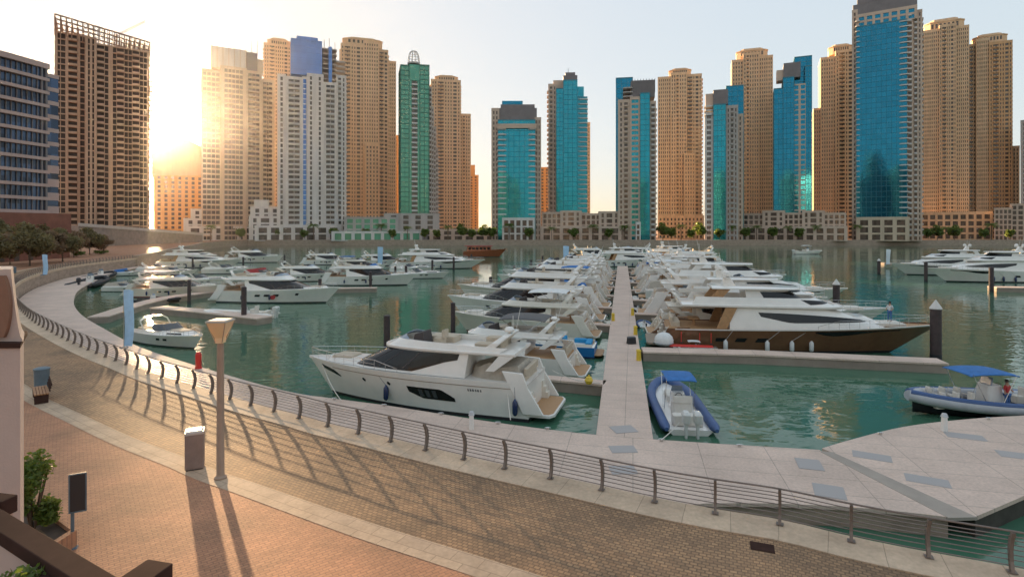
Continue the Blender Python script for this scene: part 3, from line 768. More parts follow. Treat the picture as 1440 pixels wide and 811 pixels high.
# 12 slim teal tower
T = Tower('teal_tower', 'slim teal tower with a stepped top standing left of the wide sky gap', 798, 430, R(2))
T.block(771, 783, 118, y=2, depth=24, pat='WbWwW', **ST)
T.block(782, 793, 124, y=.6, pat='mgmgm', **TB)
T.block(792, 812, 112, y=-.8, pat='mgmgmgm', **TB)
T.block(811, 826, 136, y=.6, pat='mgmgm', **TB)
T.slabs(813, 827, 140, 300, y=-.4, depth=5, th=.8)
T.box(778, 794, 113, 125, y=4, depth=12, m='stone'); T.box(792, 812, 106, 113, y=3, depth=12, m='crown'); T.box(795, 809, 102, 107, y=4, depth=10, m='crown')
T.box(811, 821, 122, 137, y=3, depth=12, m='teal', part='crown'); T.mast(799, 96, 103)
T.done()
T = Tower('sand_tower', 'sliver of a sand tower behind the right edge of the slim teal tower', 825, 560, 0)
T.block(814, 830, 172, pat='WwWwWwW', **JB); T.done()
# 13 teal tower right of the gap
T = Tower('teal_tower', 'teal tower with a blue slab behind its left shoulder, right of the sky gap', 894, 390, R(2))
T.block(866, 890, 109, y=9, depth=16, pat='mgmgmgm', **dict(TB, glass='azure'))
T.block(869, 886, 140, y=0, pat='WwWbW', **ST)
T.block(886, 900, 136, y=-.6, pat='WgmgW', **dict(ST, glass='teal'))
T.block(900, 914, 130, y=-1.4, pat='mgmgm', **TB)
T.block(914, 922.5, 142, y=.2, pat='nbn', balm='whitefr', **ST)
T.box(887, 921, 113, 137, y=3, depth=16, m='crown'); T.fins(889, 921, 111, 131, 9, y=2.5, m='crown', part='crown_fins')
T.slabs(876, 890, 124, 136, y=1, depth=10, th=.8, m='greyr')
T.block(894, 901, 312, y=-3, depth=5, pat='WgW', fh=4.5, sp=1, wall='whiter')
T.done()
# 14 sand
T = Tower('sand_tower', 'broad sand tower with a raised middle in the gap between two teal towers', 956, 470, R(2))
T.block(925, 944, 108, y=0, pat='WwWwWwW', **JB); T.block(943, 966, 102, y=-1.2, pat='WwWwWbW', **JB); T.block(965, 987, 104, y=.5, pat='WbwbWwW', **JB)
T.block(962, 978, 215, y=-5, depth=7, pat='WwWwW', **JB)
T.crown(941, 972, 95, 104, y=4, depth=14); T.block(925, 990, 303, y=-8, depth=10, pat='WwWwWwWwWwWwW', **JB); T.done()
# 15 teal with azure slab
T = Tower('teal_tower', 'teal tower with a tall azure slab on its right and a white rounded left edge', 1018, 390, R(2))
T.block(1021, 1046, 120, y=9, depth=16, pat='mgmgmgm', **dict(TB, glass='azure'))
T.block(991, 1003, 158, y=.5, pat='WwmwW', **dict(ST, wall='whiter'))
T.block(1003, 1021, 146, y=-1.2, pat='mgmgmgm', **TB)
T.block(1021, 1038, 148, y=-.4, pat='WwWbWwW', **dict(ST, wall='greyr'))
T.block(1037, 1045, 160, y=3, pat='WwW', **ST)
T.box(1003, 1024, 126, 147, y=3, depth=16, m='crown'); T.box(992, 1004, 132, 159, y=5, depth=12, m='stone')
T.slabs(990, 1004, 150, 162, y=-.5, depth=8, th=1.0)
T.done()
# 16 sand
T = Tower('sand_tower', 'slender sand tower rising behind the azure slab', 1058, 460, R(4))
T.block(1029, 1046, 84, y=1, pat='WwWwW', **JB); T.block(1045, 1068, 74, y=-.6, pat='WwWbWwW', **JB); T.block(1067, 1087, 78, y=.6, pat='WwWwWwW', **JB)
T.crown(1036, 1080, 67, 79, y=4, depth=14); T.done()
# 17 azure
T = Tower('teal_tower', 'azure glass tower with a stepped crown and pale left top corner', 1114, 405, R(3))
T.block(1117, 1142, 79, y=8, depth=16, pat='mgmgmgm', **dict(TB, glass='azure'))
T.block(1088, 1102, 124, y=.4, pat='mgmgm', **dict(TB, glass='azure'))
T.block(1101, 1117, 108, y=-1, pat='mgmgmgm', **dict(TB, glass='azure'))
T.block(1116, 1133, 118, y=0, pat='mgWgm', **dict(TB, glass='azure', wall='stone', sp=.9))
T.block(1132, 1142, 92, y=2, pat='mgmgm', **dict(TB, glass='azure'))
T.box(1102, 1126, 88, 109, y=3, depth=15, m='crown'); T.box(1092, 1116, 98, 113, y=5, depth=10, m='stone'); T.done()
# 18 sand
T = Tower('sand_tower', 'sand tower with a lower left wing close against the giant blue tower', 1175, 455, R(5))
T.block(1144, 1158, 152, y=2, pat='WwWwW', **JB); T.block(1154, 1176, 80, y=0, pat='WwWwWwW', **JB); T.block(1175, 1200, 70, y=-1, pat='WwWbwbW', **JB)
T.crown(1166, 1200, 61, 72, y=4, depth=14); T.done()
# 19 giant blue tower
T = Tower('giant_blue_tower', 'giant blue glass tower running out of the top of the photo', 1247, 385, R(1))
T.block(1198, 1206, 14, y=1.5, depth=26, pat='WwW', **ST)
T.block(1204, 1276, 32, y=-.5, depth=28, ybot=306, pat='mgmgmgmgmgmgmgmgmgmgm', **dict(TB, glass='azure', sp=.22))
T.block(1275, 1284, 12, y=1.2, depth=26, pat='nbn', balm='whitefr', **ST)
T.block(1283, 1297, 14, y=3, depth=26, pat='WbWwW', balm='whitefr', **ST)
T.slabs(1264, 1279, 30, 300, y=-1.2, depth=6, th=.75); T.slabs(1203, 1209, 30, 300, y=-1.2, depth=6, th=.6)
T.block(1204, 1290, 14, y=.5, ybot=33, depth=24, pat='WgWgWgWgWgWgWgW', fh=4, sp=1.4, wall='stone', glass='azure')
T.box(1199, 1290, 0, 15, y=2, depth=22, m='crown'); T.box(1205, 1280, -12, 0, y=4, depth=18, m='crown')
T.block(1204, 1279, 305, y=-7, depth=9, pat='WgWgWgWgW', fh=5.0, sp=1.3, wall='beige', glass='wdark')
T.done()
# 20, 21 sand pair at right
T = Tower('sand_tower', 'wide sand tower immediately right of the giant blue tower', 1330, 455, R(6))
T.block(1297, 1322, 42, y=0, pat='WwWwWwWwW', **JB); T.block(1321, 1345, 34, y=-1.3, pat='WwWbwbWwW', **JB); T.block(1344, 1363, 36, y=.6, pat='WwWwWwW', **JB)
T.crown(1301, 1357, 25, 40, y=4, depth=16); T.done()
T = Tower('sand_tower', 'rightmost sand tower with a right side painted sunlit orange and low wing', 1396, 450, R(10))
T.block(1362, 1374, 62, y=4, pat='WbwbW', **JB); T.block(1373, 1392, 54, y=0, pat='WwWwWwW', **JB); T.block(1391, 1424, 58, y=-1, pat='WwWbwbWwW', **dict(JB, wall='sandd'))  # right block in the oranger sand: sunlight on that side put into its colour
T.block(1423, 1434, 205, y=2, pat='WwW', **JB); T.crown(1370, 1418, 46, 58, y=4, depth=16); T.done()
T = Tower('pale_tower', 'pale grey tower cut off by the right edge of the photo', 1446, 420, 0)
T.block(1435, 1462, 168, pat='WwWwWwW', wall='greyr', fh=3.5, sp=1.2); T.done()
# sandy podium of the right pair
T = Tower('podium_block', 'long low sandy podium under the right pair of sand towers', 1345, 425, 0, 'building')
T.block(1284, 1396, 298, pat='WgWgWgWgWgWgWgWgWgWgW', fh=4.5, sp=1.5, wall='sand', depth=20); T.done()

# dark towers on the near side of the basin: the photo shows them mirrored in the glass of the blue towers
for i, (ang, d, w, h, lab) in enumerate(((-32.0, 330, 20, 150, 'dark tower mirrored as the tall dark shape in the giant blue glass'), (-35.0, 300, 22, 105, 'dark tower mirrored low at the left in the giant blue glass'), (-30, 360, 14, 120, 'dark slim tower mirrored low at the right in the giant blue glass'), (-25, 320, 30, 125, 'dark tower mirrored in the azure tower with stepped crown'),
        (-12.5, 320, 26, 120, 'dark tower mirrored in the lower half of the teal tower right of the gap'), (-5.5, 310, 30, 120, 'dark tower mirrored in the lower half of the slim teal tower'), (-.6, 300, 14, 105, 'dark slim tower mirrored in the middle of the short teal tower'))):
    a = R(ang); O = Vector((math.sin(a)*d, -math.cos(a)*d, 0)); t = thing('mirrored_tower', lab, 'tower', O, -a)
    q = MB(); q.tbox(0, 0, 0, h*.9, w, 24, w, 24, 2); q.tbox(0, 0, h*.9, h, w*.6, 16, w*.5, 14, 2)
    for k in range(int(h*.9/3.6)): q.box(-w/2-.3, w/2+.3, -12.3, 12.3, 2.4+k*3.6, 3.3+k*3.6)
    q.build('body', M['crown'], t)
    g = MB()
    for k in range(5): g.box(-w*.42+k*w*.19, -w*.42+k*w*.19+w*.1, 11.6, 12.5, 4, h*.88)
    g.build('glazing', M['wdark'], t)

# low terraces along the far quay
def low(name, label, blocks, pxc, D, cat='building', **kw):
    T = Tower(name, label, pxc, D, 0, cat)
    for b_ in blocks:
        a, c, yt = b_[:3]; o = dict(pat='WgWgWgWgW', fh=3.8, sp=1.1, wall='whiter', glass='wdark', depth=14, parapet=1.0); o.update(kw); o.update(b_[3] if len(b_) > 3 else {})
        T.block(a, c, yt, **o)
    return T
T = low('podium_block', 'white stepped podium at the foot of the beige tower', [(268, 345, 294, dict(y=6, pat='WwWwWwWwWwWwW')), (258, 350, 307, dict(y=2, pat='WwWwWwWwWwWwWwW')), (262, 356, 318, dict(y=-3, pat='WgWgWgWgWgW'))], 305, 398); T.done()
T = low('podium_block', 'white terraced podium below the blue crowned tower', [(352, 478, 291, dict(y=6, pat='WwWwWwWwWwWwWwWwWwWwW')), (350, 476, 304, dict(y=1, pat='WwWgWwWgWwWgWwWgWwW')), (358, 480, 317, dict(y=-3, pat='WgWgWgWgWgWgWgW'))], 415, 392)
T.box(357, 378, 281, 292, y=8, depth=8, m='whiter'); T.done()
T = low('podium_block', 'glazed podium with pale columns below the green tower', [(484, 560, 305, dict(y=3, pat='WgWgWgWgWgWgW', wall='greyr', glass='green')), (540, 618, 300, dict(y=5, pat='WwWwWwWwW', wall='greyr')), (466, 594, 325, dict(y=-4, pat='WgWgWgWgWgWgWgWgWgW', glass='green', fh=4.5))], 545, 392); T.done()
T = low('terrace_houses', 'grey stone terrace houses on the quay between the two left teal towers', [(762, 790, 298, dict(y=2)), (788, 818, 296, dict(y=0, pat='WwWgWwW')), (816, 846, 300, dict(y=3)), (842, 872, 297, dict(y=1, pat='WwWgWwW')), (760, 874, 318, dict(y=-4, pat='WgWgWgWgWgWgWgWgW'))], 818, 396, wall='stone', fh=3.6); T.done()
T = low('terrace_houses', 'grey stone terrace houses on the quay left of the giant blue tower', [(1044, 1076, 300, dict(y=2)), (1072, 1104, 296, dict(y=0, pat='WwWgWwW')), (1100, 1132, 299, dict(y=3)), (1128, 1160, 296, dict(y=1, pat='WwWgWwW')), (1156, 1190, 299, dict(y=2)), (1036, 1192, 318, dict(y=-4, pat='WgWgWgWgWgWgWgWgWgWgWgW'))], 1115, 396, wall='stone', fh=3.6); T.done()
T = low('terrace_houses', 'grey stone houses cut off by the right edge below the rightmost tower', [(1398, 1424, 292, dict(y=0)), (1420, 1470, 286, dict(y=2, pat='WgWgWgWgWgW'))], 1430, 394, wall='stone', fh=3.6); T.done()
T = low('podium_block', 'low pale wall of shops behind the trees right of the green podium', [(604, 700, 322, dict(y=0, pat='WgWgWgWgWgWgW', wall='stone'))], 650, 400); T.done()

# office block at the left edge, seen obliquely, on its brick base
A0 = Vector((PX(-60, 146), 146, 0)); A1 = Vector((PX(70, 168), 168, 0)); d_ = (A1 - A0); Lf = d_.length; rz = math.atan2(d_.y, d_.x)
t = thing('office_building', 'dark glass office block with pale pink floor bands at the left edge', 'building', A0, rz)
zt = PZ(76, 155); nf = 11; z0 = PZ(297, 158); h = (zt - z0) / nf
gl = {}
bands = MB(); cols = MB()
for i in range(nf):
    za = z0 + i*h; MB().box(.5, Lf-.5, .6, 28, za+.02, za+h-.02).build('window_row', M['office'], t)
    # each band bows outward in the middle
    pts = [(0, 0), (Lf*.25, -.5), (Lf*.5, -.8), (Lf*.75, -.5), (Lf, 0), (Lf, 28), (0, 28)]
    bands.prism(pts, za - .35, za + .55)
    for k in range(17):
        x = .5 + (Lf-1)*k/16; cols.box(x-.08, x+.08, .25, .65, za+.55, za+h-.35)
bands.prism([(0, 0), (Lf*.25, -.5), (Lf*.5, -.8), (Lf*.75, -.5), (Lf, 0), (Lf, 28), (0, 28)], zt-.6, zt+.9)
for k in (0, 1): cols.box(Lf*.9+k*1.2, Lf*.9+k*1.2+.5, .1, .7, z0, zt-.6)
bands.build('floor_bands', M['pinkband'], t); cols.build('mullions', M['crown'], t)
# lower corner wing stepping back
zt2 = PZ(108, 170); n2 = 10; h2 = (zt2-z0)/n2; wg = MB()
xw = Lf + 3.4
for i in range(n2):
    MB().box(Lf-.3, xw-.06, 1.2, 26, z0+i*h2+.02, z0+(i+1)*h2-.02).build('window_row', M['office'], t)
    wg.box(Lf+.002, xw, 1, 27, z0+i*h2-.5, z0+i*h2+(.7 if i > 3 else 1.8))
wg.box(Lf+.002, xw, 1, 27, zt2-.5, zt2+.6); wg.build('corner_wing', M['pinkband'], t)
base_ = MB().box(-2, xw+1.0, -2.5, 27.5, 4.6, z0-.37); base_.build('base_slab', M['brick'], t)
bm_ = MB(); bm_.box(-2, xw+1.5, 0, 27, 0, 4.6)
bm_.build('brick_base', M['brick'], t)
for k in range(4):
    MB().box(4+k*6, 6.4+k*6, -.06, .1, 0, 2.6).build('doorway', M['void'], t)
# brick garden wall in front
a = P(-40, 372); b_ = P(98, 362); d_ = b_-a
t = thing('brick_wall', 'red brown brick wall behind the trees at the left edge', 'wall', a, math.atan2(d_.y, d_.x))
MB().box(0, d_.length, 0, 1.0, 0, 3.6).build('wall', M['brick'], t)
MB().box(-.1, d_.length+.1, -.1, 1.1, 3.6, 3.85).build('coping', M['conc2'], t)
for k in range(5): MB().box(3+k*4.6, 4.6+k*4.6, -.05, .3, .1, 1.9).build('opening', M['void'], t)

# road ramp and bridge at the far left
t = thing('road_bridge', 'pale concrete road ramp climbing left below the unfinished tower', 'bridge', (0, 0, 0))
a, b_ = Vector((PX(110, 250), 250, 0)), Vector((PX(285, 350), 350, 0)); d_ = (b_-a); n_ = Vector((-d_.y, d_.x, 0)).normalized()
za, zb = PZ(317, 250), PZ(330, 350)
q = MB(); q.rings([[(p.x, p.y, 0), (p.x, p.y, z), (p.x+n_.x*12, p.y+n_.y*12, z), (p.x+n_.x*12, p.y+n_.y*12, 0)] for p, z in ((a, za), (b_, zb))]); q.build('ramp', M['conc2'], t)
q = MB(); q.rings([[(p.x-n_.x*.3, p.y-n_.y*.3, z-.3), (p.x-n_.x*.3, p.y-n_.y*.3, z+1.1), (p.x+n_.x*.1, p.y+n_.y*.1, z+1.1), (p.x+n_.x*.1, p.y+n_.y*.1, z-.3)] for p, z in ((a, za), (b_, zb))]); q.build('parapet', M['conc'], t)

# trees
def leaf_crown(mb, cx, cy, cz, rx, rz_, n, size, r, clumps=9):
    cl = []
    for k in range(clumps):
        while True:
            p = Vector((r.uniform(-1, 1), r.uniform(-1, 1), r.uniform(-1, 1)))
            if .25 < p.length < 1: break
        cl.append((Vector((cx+p.x*rx*.72, cy+p.y*rx*.72, cz+p.z*rz_*.72)), r.uniform(.28, .5)))
    for _ in range(n):
        c, cr_ = r.choice(cl); p = Vector((r.gauss(0, 1), r.gauss(0, 1), r.gauss(0, 1))); p = p.normalized() * r.uniform(.4, 1) * cr_
        p = c + Vector((p.x*rx, p.y*rx, p.z*rz_))
        a = Vector((r.uniform(-1, 1), r.uniform(-1, 1), r.uniform(-.6, .6))).normalized(); b_ = a.cross(Vector((r.uniform(-1, 1), r.uniform(-1, 1), r.uniform(-1, 1)))).normalized()
        s = size * r.uniform(.6, 1.3)
        mb.add([p - a*s, p + b_*s*.55, p + a*s, p - b_*s*.55], [(0, 1, 2, 3)])
def make_tree(label, h, rx, n, size, m, seed, group, name='broadleaf_tree', loc=(0, 0, 0), cz=.66, rz=.36):
    r = random.Random(seed); t = thing(name, label, 'tree', loc, 0, group)
    q = MB(); top = h * .62; q.tube([(0, 0, -.05), (r.uniform(-.1, .1), 0, h*.2), (r.uniform(-.15, .15), r.uniform(-.1, .1), h*.42), (0, 0, top)], [h*.028, h*.022, h*.017, h*.008], 7)
    for k in range(6):
        a = 2*math.pi*k/6 + r.uniform(-.4, .4); z = h*r.uniform(.3, .5)
        q.tube([(0, 0, z), (math.cos(a)*rx*.35, math.sin(a)*rx*.35, z + h*.14), (math.cos(a)*rx*.7, math.sin(a)*rx*.7, z + h*r.uniform(.2, .35))], [h*.011, h*.008, h*.004], 5)
    q.build('trunk', M['bark'], t); c = MB(); leaf_crown(c, 0, 0, h*cz, rx, h*rz, n, size, r, 12); c.build('crown', M[m], t, fix=False)
    return t
def make_palm(label, h, seed, group):
    r = random.Random(seed); t = thing('palm_tree', label, 'palm tree', (0, 0, 0), 0, group)
    MB().tube([(0, 0, -.05), (.05, 0, h*.3), (.1, .05, h*.7), (.1, .05, h)], [.24, .19, .16, .17], 7).build('trunk', M['bark'], t)
    c = MB()
    for k in range(22):
        a = r.uniform(0, 6.28); L_ = r.uniform(1.9, 2.7); up = r.uniform(-.1, .9); pts = []
        for j in range(7):
            u = j/6; pts.append(Vector((.1+math.cos(a)*L_*u, .05+math.sin(a)*L_*u, h + up*L_*u - 1.5*L_*.5*u*u)))
        side = Vector((-math.sin(a), math.cos(a), 0))
        for j in range(6):
            w = .5*(1-abs(j/6-.4)); 
            for sg in (-1, 1):
                for e in range(2):
                    p = pts[j].lerp(pts[j+1], e*.5); q = pts[j].lerp(pts[j+1], e*.5+.28)
                    c.add([p, q, q + side*sg*w + Vector((0, 0, -.25*w*2)), p + side*sg*w*.9 + Vector((0, 0, -.22*w*2))], [(0, 1, 2, 3)])
    c.build('crown', M['leaf'], t, fix=False); return t
QG = 'trees along the far quay'
protoA = make_tree('', 5.5, 2.4, 700, .5, 'leaf', 1, QG); protoB = make_tree('', 7.0, 3.2, 900, .55, 'leaf', 2, QG); protoC = make_palm('', 6.0, 3, QG)
used = set()
def put(proto, px, D, label, s=1.65):
    p = (PX(px, D), D, 0)
    if proto.name in used: return dup(proto, p, rnd.uniform(0, 6.28), label, s*rnd.uniform(.88, 1.12))
    used.add(proto.name); proto.location = p; proto['label'] = label; proto.scale = (s, s, s); return proto
quay_trees = [(296, 'C'), (338, 'A'), (356, 'C'), (392, 'A'), (428, 'A'), (441, 'C'), (470, 'A'), (514, 'A'), (536, 'C'), (552, 'A'), (573, 'C'), (597, 'A'), (614, 'A'), (630, 'C'), (648, 'B'), (664, 'A'), (680, 'B'), (692, 'A'),
              (716, 'C'), (744, 'A'), (776, 'C'), (806, 'A'), (834, 'C'), (856, 'A'), (878, 'C'), (932, 'B'), (944, 'A'), (958, 'C'), (972, 'A'), (984, 'B'), (1012, 'A'), (1030, 'C'), (1048, 'A'), (1064, 'C'), (1086, 'A'), (1108, 'C'), (1124, 'A'), (1148, 'C'), (1168, 'A'),
              (1206, 'C'), (1222, 'A'), (1246, 'A'), (1262, 'C'), (1292, 'B'), (1306, 'A'), (1318, 'B'), (1330, 'C'), (1342, 'B'), (1384, 'A'), (1394, 'C'), (1420, 'A')]
for i, (px, k) in enumerate(quay_trees):
    kind = {'A': 'small round green tree', 'B': 'large dense green tree', 'C': 'palm tree'}[k]
    put({'A': protoA, 'B': protoB, 'C': protoC}[k], px, rnd.uniform(386, 389.5), f'{kind}, {ordinal(i+1)} from the left in the row along the far quay')
# dry trees in front of the brick base at left
LG = 'olive trees at the left edge'
lt1 = make_tree('', 8.6, 5.0, 3400, .36, 'leaf2', 11, LG, cz=.58, rz=.46); lt2 = make_tree('', 7.6, 4.8, 3200, .36, 'leaf3', 12, LG, cz=.58, rz=.46)
for i, (px, py, s) in enumerate(((-20, 378, 1), (14, 372, .95), (42, 374, 1.05), (66, 370, 1), (88, 368, 1.0), (104, 362, .95), (126, 358, .9), (146, 357, .8), (-2, 367, 1.1), (30, 364, 1.0), (56, 361, 1.1), (78, 359, 1.0))):
    p = P(px, py)
    put(lt1 if i % 2 == 0 else lt2, px, p.y, f'{"olive green" if i % 2 == 0 else "dry brown"} tree, {ordinal(i+1)} from the left before the brick building at left', s*1.05)
def shrub(px, py, w, h, n, size, m, label, seed, z=0.0):
    r = random.Random(seed); p = P(px, py, z); t = thing('shrub', label, 'shrub', p)
    q = MB()
    for k in range(9):
        a = r.uniform(0, 6.28); q.tube([(0, 0, -.05), (math.cos(a)*w*.2, math.sin(a)*w*.2, h*.4), (math.cos(a)*w*.4, math.sin(a)*w*.4, h*.8)], [.03, .02, .008], 5)
    q.build('stems', M['bark'], t)
    c = MB(); leaf_crown(c, 0, 0, h*.55, w, h*.5, n, size, r, 12); c.build('foliage', M[m], t, fix=False); return t
shrub(108, 361, 2.2, 2.0, 700, .2, 'leaf', 'low round green bush at the far end of the curved railing', 21)
shrub(142, 357, 2.6, 1.4, 700, .2, 'leaf', 'flat green bush beside the promenade at the far left', 22)
# ================================================================ BOATS  (x towards the bow, waterline z = 0, transom at x = 0)
def outline(xa, xf, W, e=.6, n=36, e2=None):
    """plan loop from the port aft corner round the bow to the starboard aft corner"""
    e2 = e2 or e; out = []
    for i in range(n + 1):
        th = math.pi * i / n; c, s_ = math.cos(th), math.sin(th)
        out.append((xa + (xf - xa) * abs(s_) ** e, W * math.copysign(abs(c) ** e2, c)))
    return out
class Shell:
    """ruled body between a bottom and a top outline"""
    def __init__(s, bo, to, z0, z1): s.b, s.t, s.z0, s.z1 = bo, to, z0, z1
    def f(s, u, v):
        n = len(s.b) - 1; q = min(max(u, 0), 1) * n; i = min(int(q), n - 1); w = q - i
        b = Vector(s.b[i]).lerp(Vector(s.b[i+1]), w); t = Vector(s.t[i]).lerp(Vector(s.t[i+1]), w)
        z0 = s.z0(b.x) if callable(s.z0) else s.z0; z1 = s.z1(t.x) if callable(s.z1) else s.z1
        p = b.lerp(t, v); return Vector((p.x, p.y, z0 + (z1 - z0) * v))
    def body(s, name, m, parent, cap=True, rows=3):
        n = len(s.b) - 1; mb = MB()
        mb.rings([[s.f(i / n, v / rows) for i in range(n + 1)] for v in range(rows + 1)], cap0=False, cap1=cap)
        return mb.build(name, m, parent, smooth=True)
    def wall(s, name, m, parent, th=.10):
        """open topped coaming with thickness"""
        n = len(s.b) - 1; o = []; i_ = []
        rs = [[s.f(i/n, 0) for i in range(n+1)], [s.f(i/n, 1) for i in range(n+1)]]
        def inset(r):
            c = sum(r, Vector()) / len(r); out = []
            for k, p in enumerate(r):
                t = r[min(k+1, len(r)-1)] - r[max(k-1, 0)]; nn = Vector((-t.y, t.x, 0))
                if nn.length < 1e-6: nn = Vector((-1, 0, 0))
                nn.normalize(); q = p - nn * th if (p + nn*.01 - c).length > (p - nn*.01 - c).length else p + nn * th
                out.append(q)
            return out
        rs += [inset(rs[1]), inset(rs[0])]
        mb = MB(); mb.rings(rs, False, False, closed=False); mb.rings([rs[3], rs[0]], False, False, closed=False)
        for k in (0, n): mb.add([r[k] for r in rs], [(0, 1, 2, 3)])
        return mb.build(name, m, parent, smooth=True)
def panel(f, u0, u1, lo, hi, n, name, m, parent, off=.02, mirror=False, k=1):
    """a thin pane lying on a surface f(u, v); lo and hi give its edges in v"""
    g = (lambda u, v: f(1 - u, v)) if mirror else f
    lo_ = lo if callable(lo) else (lambda q: lo); hi_ = hi if callable(hi) else (lambda q: hi)
    rs = []
    for i in range(n + 1):
        q = i / n; u = u0 + (u1 - u0) * q; a, b = lo_(q), hi_(q); row = []
        for j in range(k + 1):
            v = a + (b - a) * j / k; e = 1e-3
            du = g(min(u+e, 1), v) - g(max(u-e, 0), v); dv = g(u, min(v+e, 1)) - g(u, max(v-e, 0))
            nn = du.cross(dv); nn = nn.normalized() if nn.length > 0 else Vector((0, 0, 1))
            row.append((g(u, v), nn))
        rs.append(row)
    sg = -1 if not mirror else 1
    p0, n0 = rs[n//2][0]
    sg = 1 if (n0.y * p0.y > 0 or (abs(p0.y) < .05 and n0.x > 0)) else -1
    mb = MB(); kk = k + 1
    for d in (off, -.03):
        mb.v += [tuple(p + nn * sg * d) for row in rs for p, nn in row]
    N = (n + 1) * kk
    for i in range(n):
        for j in range(k): mb.f.append((i*kk+j, i*kk+j+1, (i+1)*kk+j+1, (i+1)*kk+j))
        for j in (0, k): a = i*kk+j; c = (i+1)*kk+j; mb.f.append((a, c, c+N, a+N))
    for i in (0, n):
        for j in range(k): a = i*kk+j; mb.f.append((a, a+1, a+1+N, a+N))
    return mb.build(name, m, parent)
def cl(x, a=0.0, b=1.0): return max(a, min(b, x))
class Hull:
    def __init__(s, L, B, fs, fb, fl=.86, rake=.10, full=.34, pw=2.3, sh=1.6, bowz=0.0):
        s.L, s.B, s.fs, s.fb, s.fl, s.rake, s.full, s.pw, s.sh = L, B, fs, fb, fl, rake, full, pw, sh
    def hb(s, t): return s.B/2 * (.93 + .07*cl(t/.2)) * (1 - cl((t - s.full)/(1 - s.full))**s.pw) ** .85
    def hw(s, t): return s.B/2 * s.fl * (1 - cl((t - s.full*.7)/(1 - s.full*.7))**(s.pw*.8))
    def sheer(s, t): return s.fs + (s.fb - s.fs) * t ** s.sh
    def f(s, t, v):
        """port topside: v 0 at the waterline, 1 at the deck edge"""
        y = s.hw(t) + (s.hb(t) - s.hw(t)) * v ** 1.25
        return Vector((s.L * t * (1 - s.rake * (1 - v)), y, s.sheer(t) * v))
    def fs_(s, t, v): p = s.f(t, v); p.y = -p.y; return p
    def build(s, parent, m, mboot, deckm, boot=.16, nt=26, deckdrop=.10, capm=None):
        ts = [1 - (1 - i/nt) ** 1.25 for i in range(nt + 1)]
        vb = lambda t: boot / s.sheer(t)
        # topsides
        K = 6; mb = MB(); ring = []
        for t in ts:
            vs_ = [vb(t) + (1 - vb(t)) * k / K for k in range(K + 1)]
            port = [s.f(t, v) for v in vs_]; star = [s.fs_(t, v) for v in vs_]
            ins = .09 if t < .98 else .02
            pin = Vector((port[-1].x, max(0, port[-1].y - ins), port[-1].z)); sin_ = Vector((pin.x, -pin.y, pin.z))
            dn = Vector((0, 0, -deckdrop - .05))
            ring.append(port + [pin, pin + dn] + [sin_ + dn, sin_] + star[::-1])
        n = len(ring[0]); half = n // 2
        vsx = [p for r in ring for p in r]; fs = []
        for i in range(nt):
            for j in range(n - 1):
                if j == half - 1: continue
                fs.append((i*n+j, i*n+j+1, (i+1)*n+j+1, (i+1)*n+j))
        fs.append(tuple(list(range(0, K + 1)) + list(range(n - K - 1, n))))
        mb.add(vsx, fs); h = mb.build('hull', m, parent, smooth=True)
        mb = MB(); rs = []
        for t in ts:
            a = s.f(t, vb(t)); c = s.f(t, 0); kx = s.L * t * (1 - s.rake * 1.35); kz = -.55 * (1 - cl((t - .8)/.2) ** 2 * .5)
            rs.append([a, c, Vector((kx, 0, kz)), Vector((c.x, -c.y, c.z)), Vector((a.x, -a.y, a.z))])
        mb.rings(rs, True, False, closed=False); mb.build('waterline_stripe', mboot, parent, smooth=True)
        mb = MB(); rs = []
        for t in ts:
            y = max(.01, s.hb(t) - .085); z = s.sheer(t) - deckdrop; x = s.L * t - (.02 if t == 1 else 0)
            rs.append([(x, y, z), (x, y*.5, z + .03), (x, 0, z + .04), (x, -y*.5, z + .03), (x, -y, z), (x, 0, z - .04)])
        mb.rings(rs); mb.build('deck', deckm, parent, smooth=True)
        return h
    def rail(s, parent, t0, t1, h=.55, n=9, r=.018, m=None):
        m = m or M['chrome']; mb = MB(); top = []
        for sg in (1, -1):
            L_ = []
            for i in range(n + 1):
                t = t0 + (t1 - t0) * i / n; y = (s.hb(t) - .1) * sg
                z = s.sheer(t); L_.append(Vector((s.L*t - .05, y, z + h * (.35 + .65*cl(i/2))))); mb.tube([(s.L*t - .05, y, z - .05), L_[-1]], r*.8, 5)
            top.append(L_)
        mb.tube(top[0] + top[1][::-1], r, 5)
        mb.tube([p - Vector((0, 0, h*.45)) for p in top[0][2:]] + [p - Vector((0, 0, h*.45)) for p in top[1][::-1][:-2]], r*.6, 5)
        mb.build('bow_rail', m, parent, smooth=True)
def cushion(mb, x0, x1, y0, y1, z0, z1, c=.08):
    mb.tbox((x0+x1)/2, (y0+y1)/2, z0, z1 - c*.4, x1-x0, y1-y0, x1-x0, y1-y0, c); mb.tbox((x0+x1)/2, (y0+y1)/2, z1 - c*.4, z1, x1-x0, y1-y0, x1-x0-c, y1-y0-c, c)
def canopy(parent, x0, x1, W, z, m, posts_z, crown=.18, name='bimini', n=7):
    rs = []
    for i in range(n + 1):
        x = x0 + (x1-x0)*i/n; e = 1 - (2*i/n - 1)**2 * .35
        top = [(x, W*math.cos(a), z - .10*abs(2*i/n-1)**3 + crown*math.sin(a)**.8*e) for a in [math.pi*j/10 for j in range(11)]]
        rs.append(top + [(p[0], p[1]*.97, p[2] - .045) for p in top[::-1]])
    b_ = MB().rings(rs).build(name, m, parent, smooth=True)
    fr = MB()
    for x, x2 in ((x0+.15, x0*.6+x1*.4), (x1-.15, x0*.4+x1*.6)):
        for sg in (1, -1): fr.tube([(x2, sg*W*.98, posts_z), (x, sg*W*.96, z-.02)], .022, 5)
    fr.build('frame', M['chrome'], b_); return b_
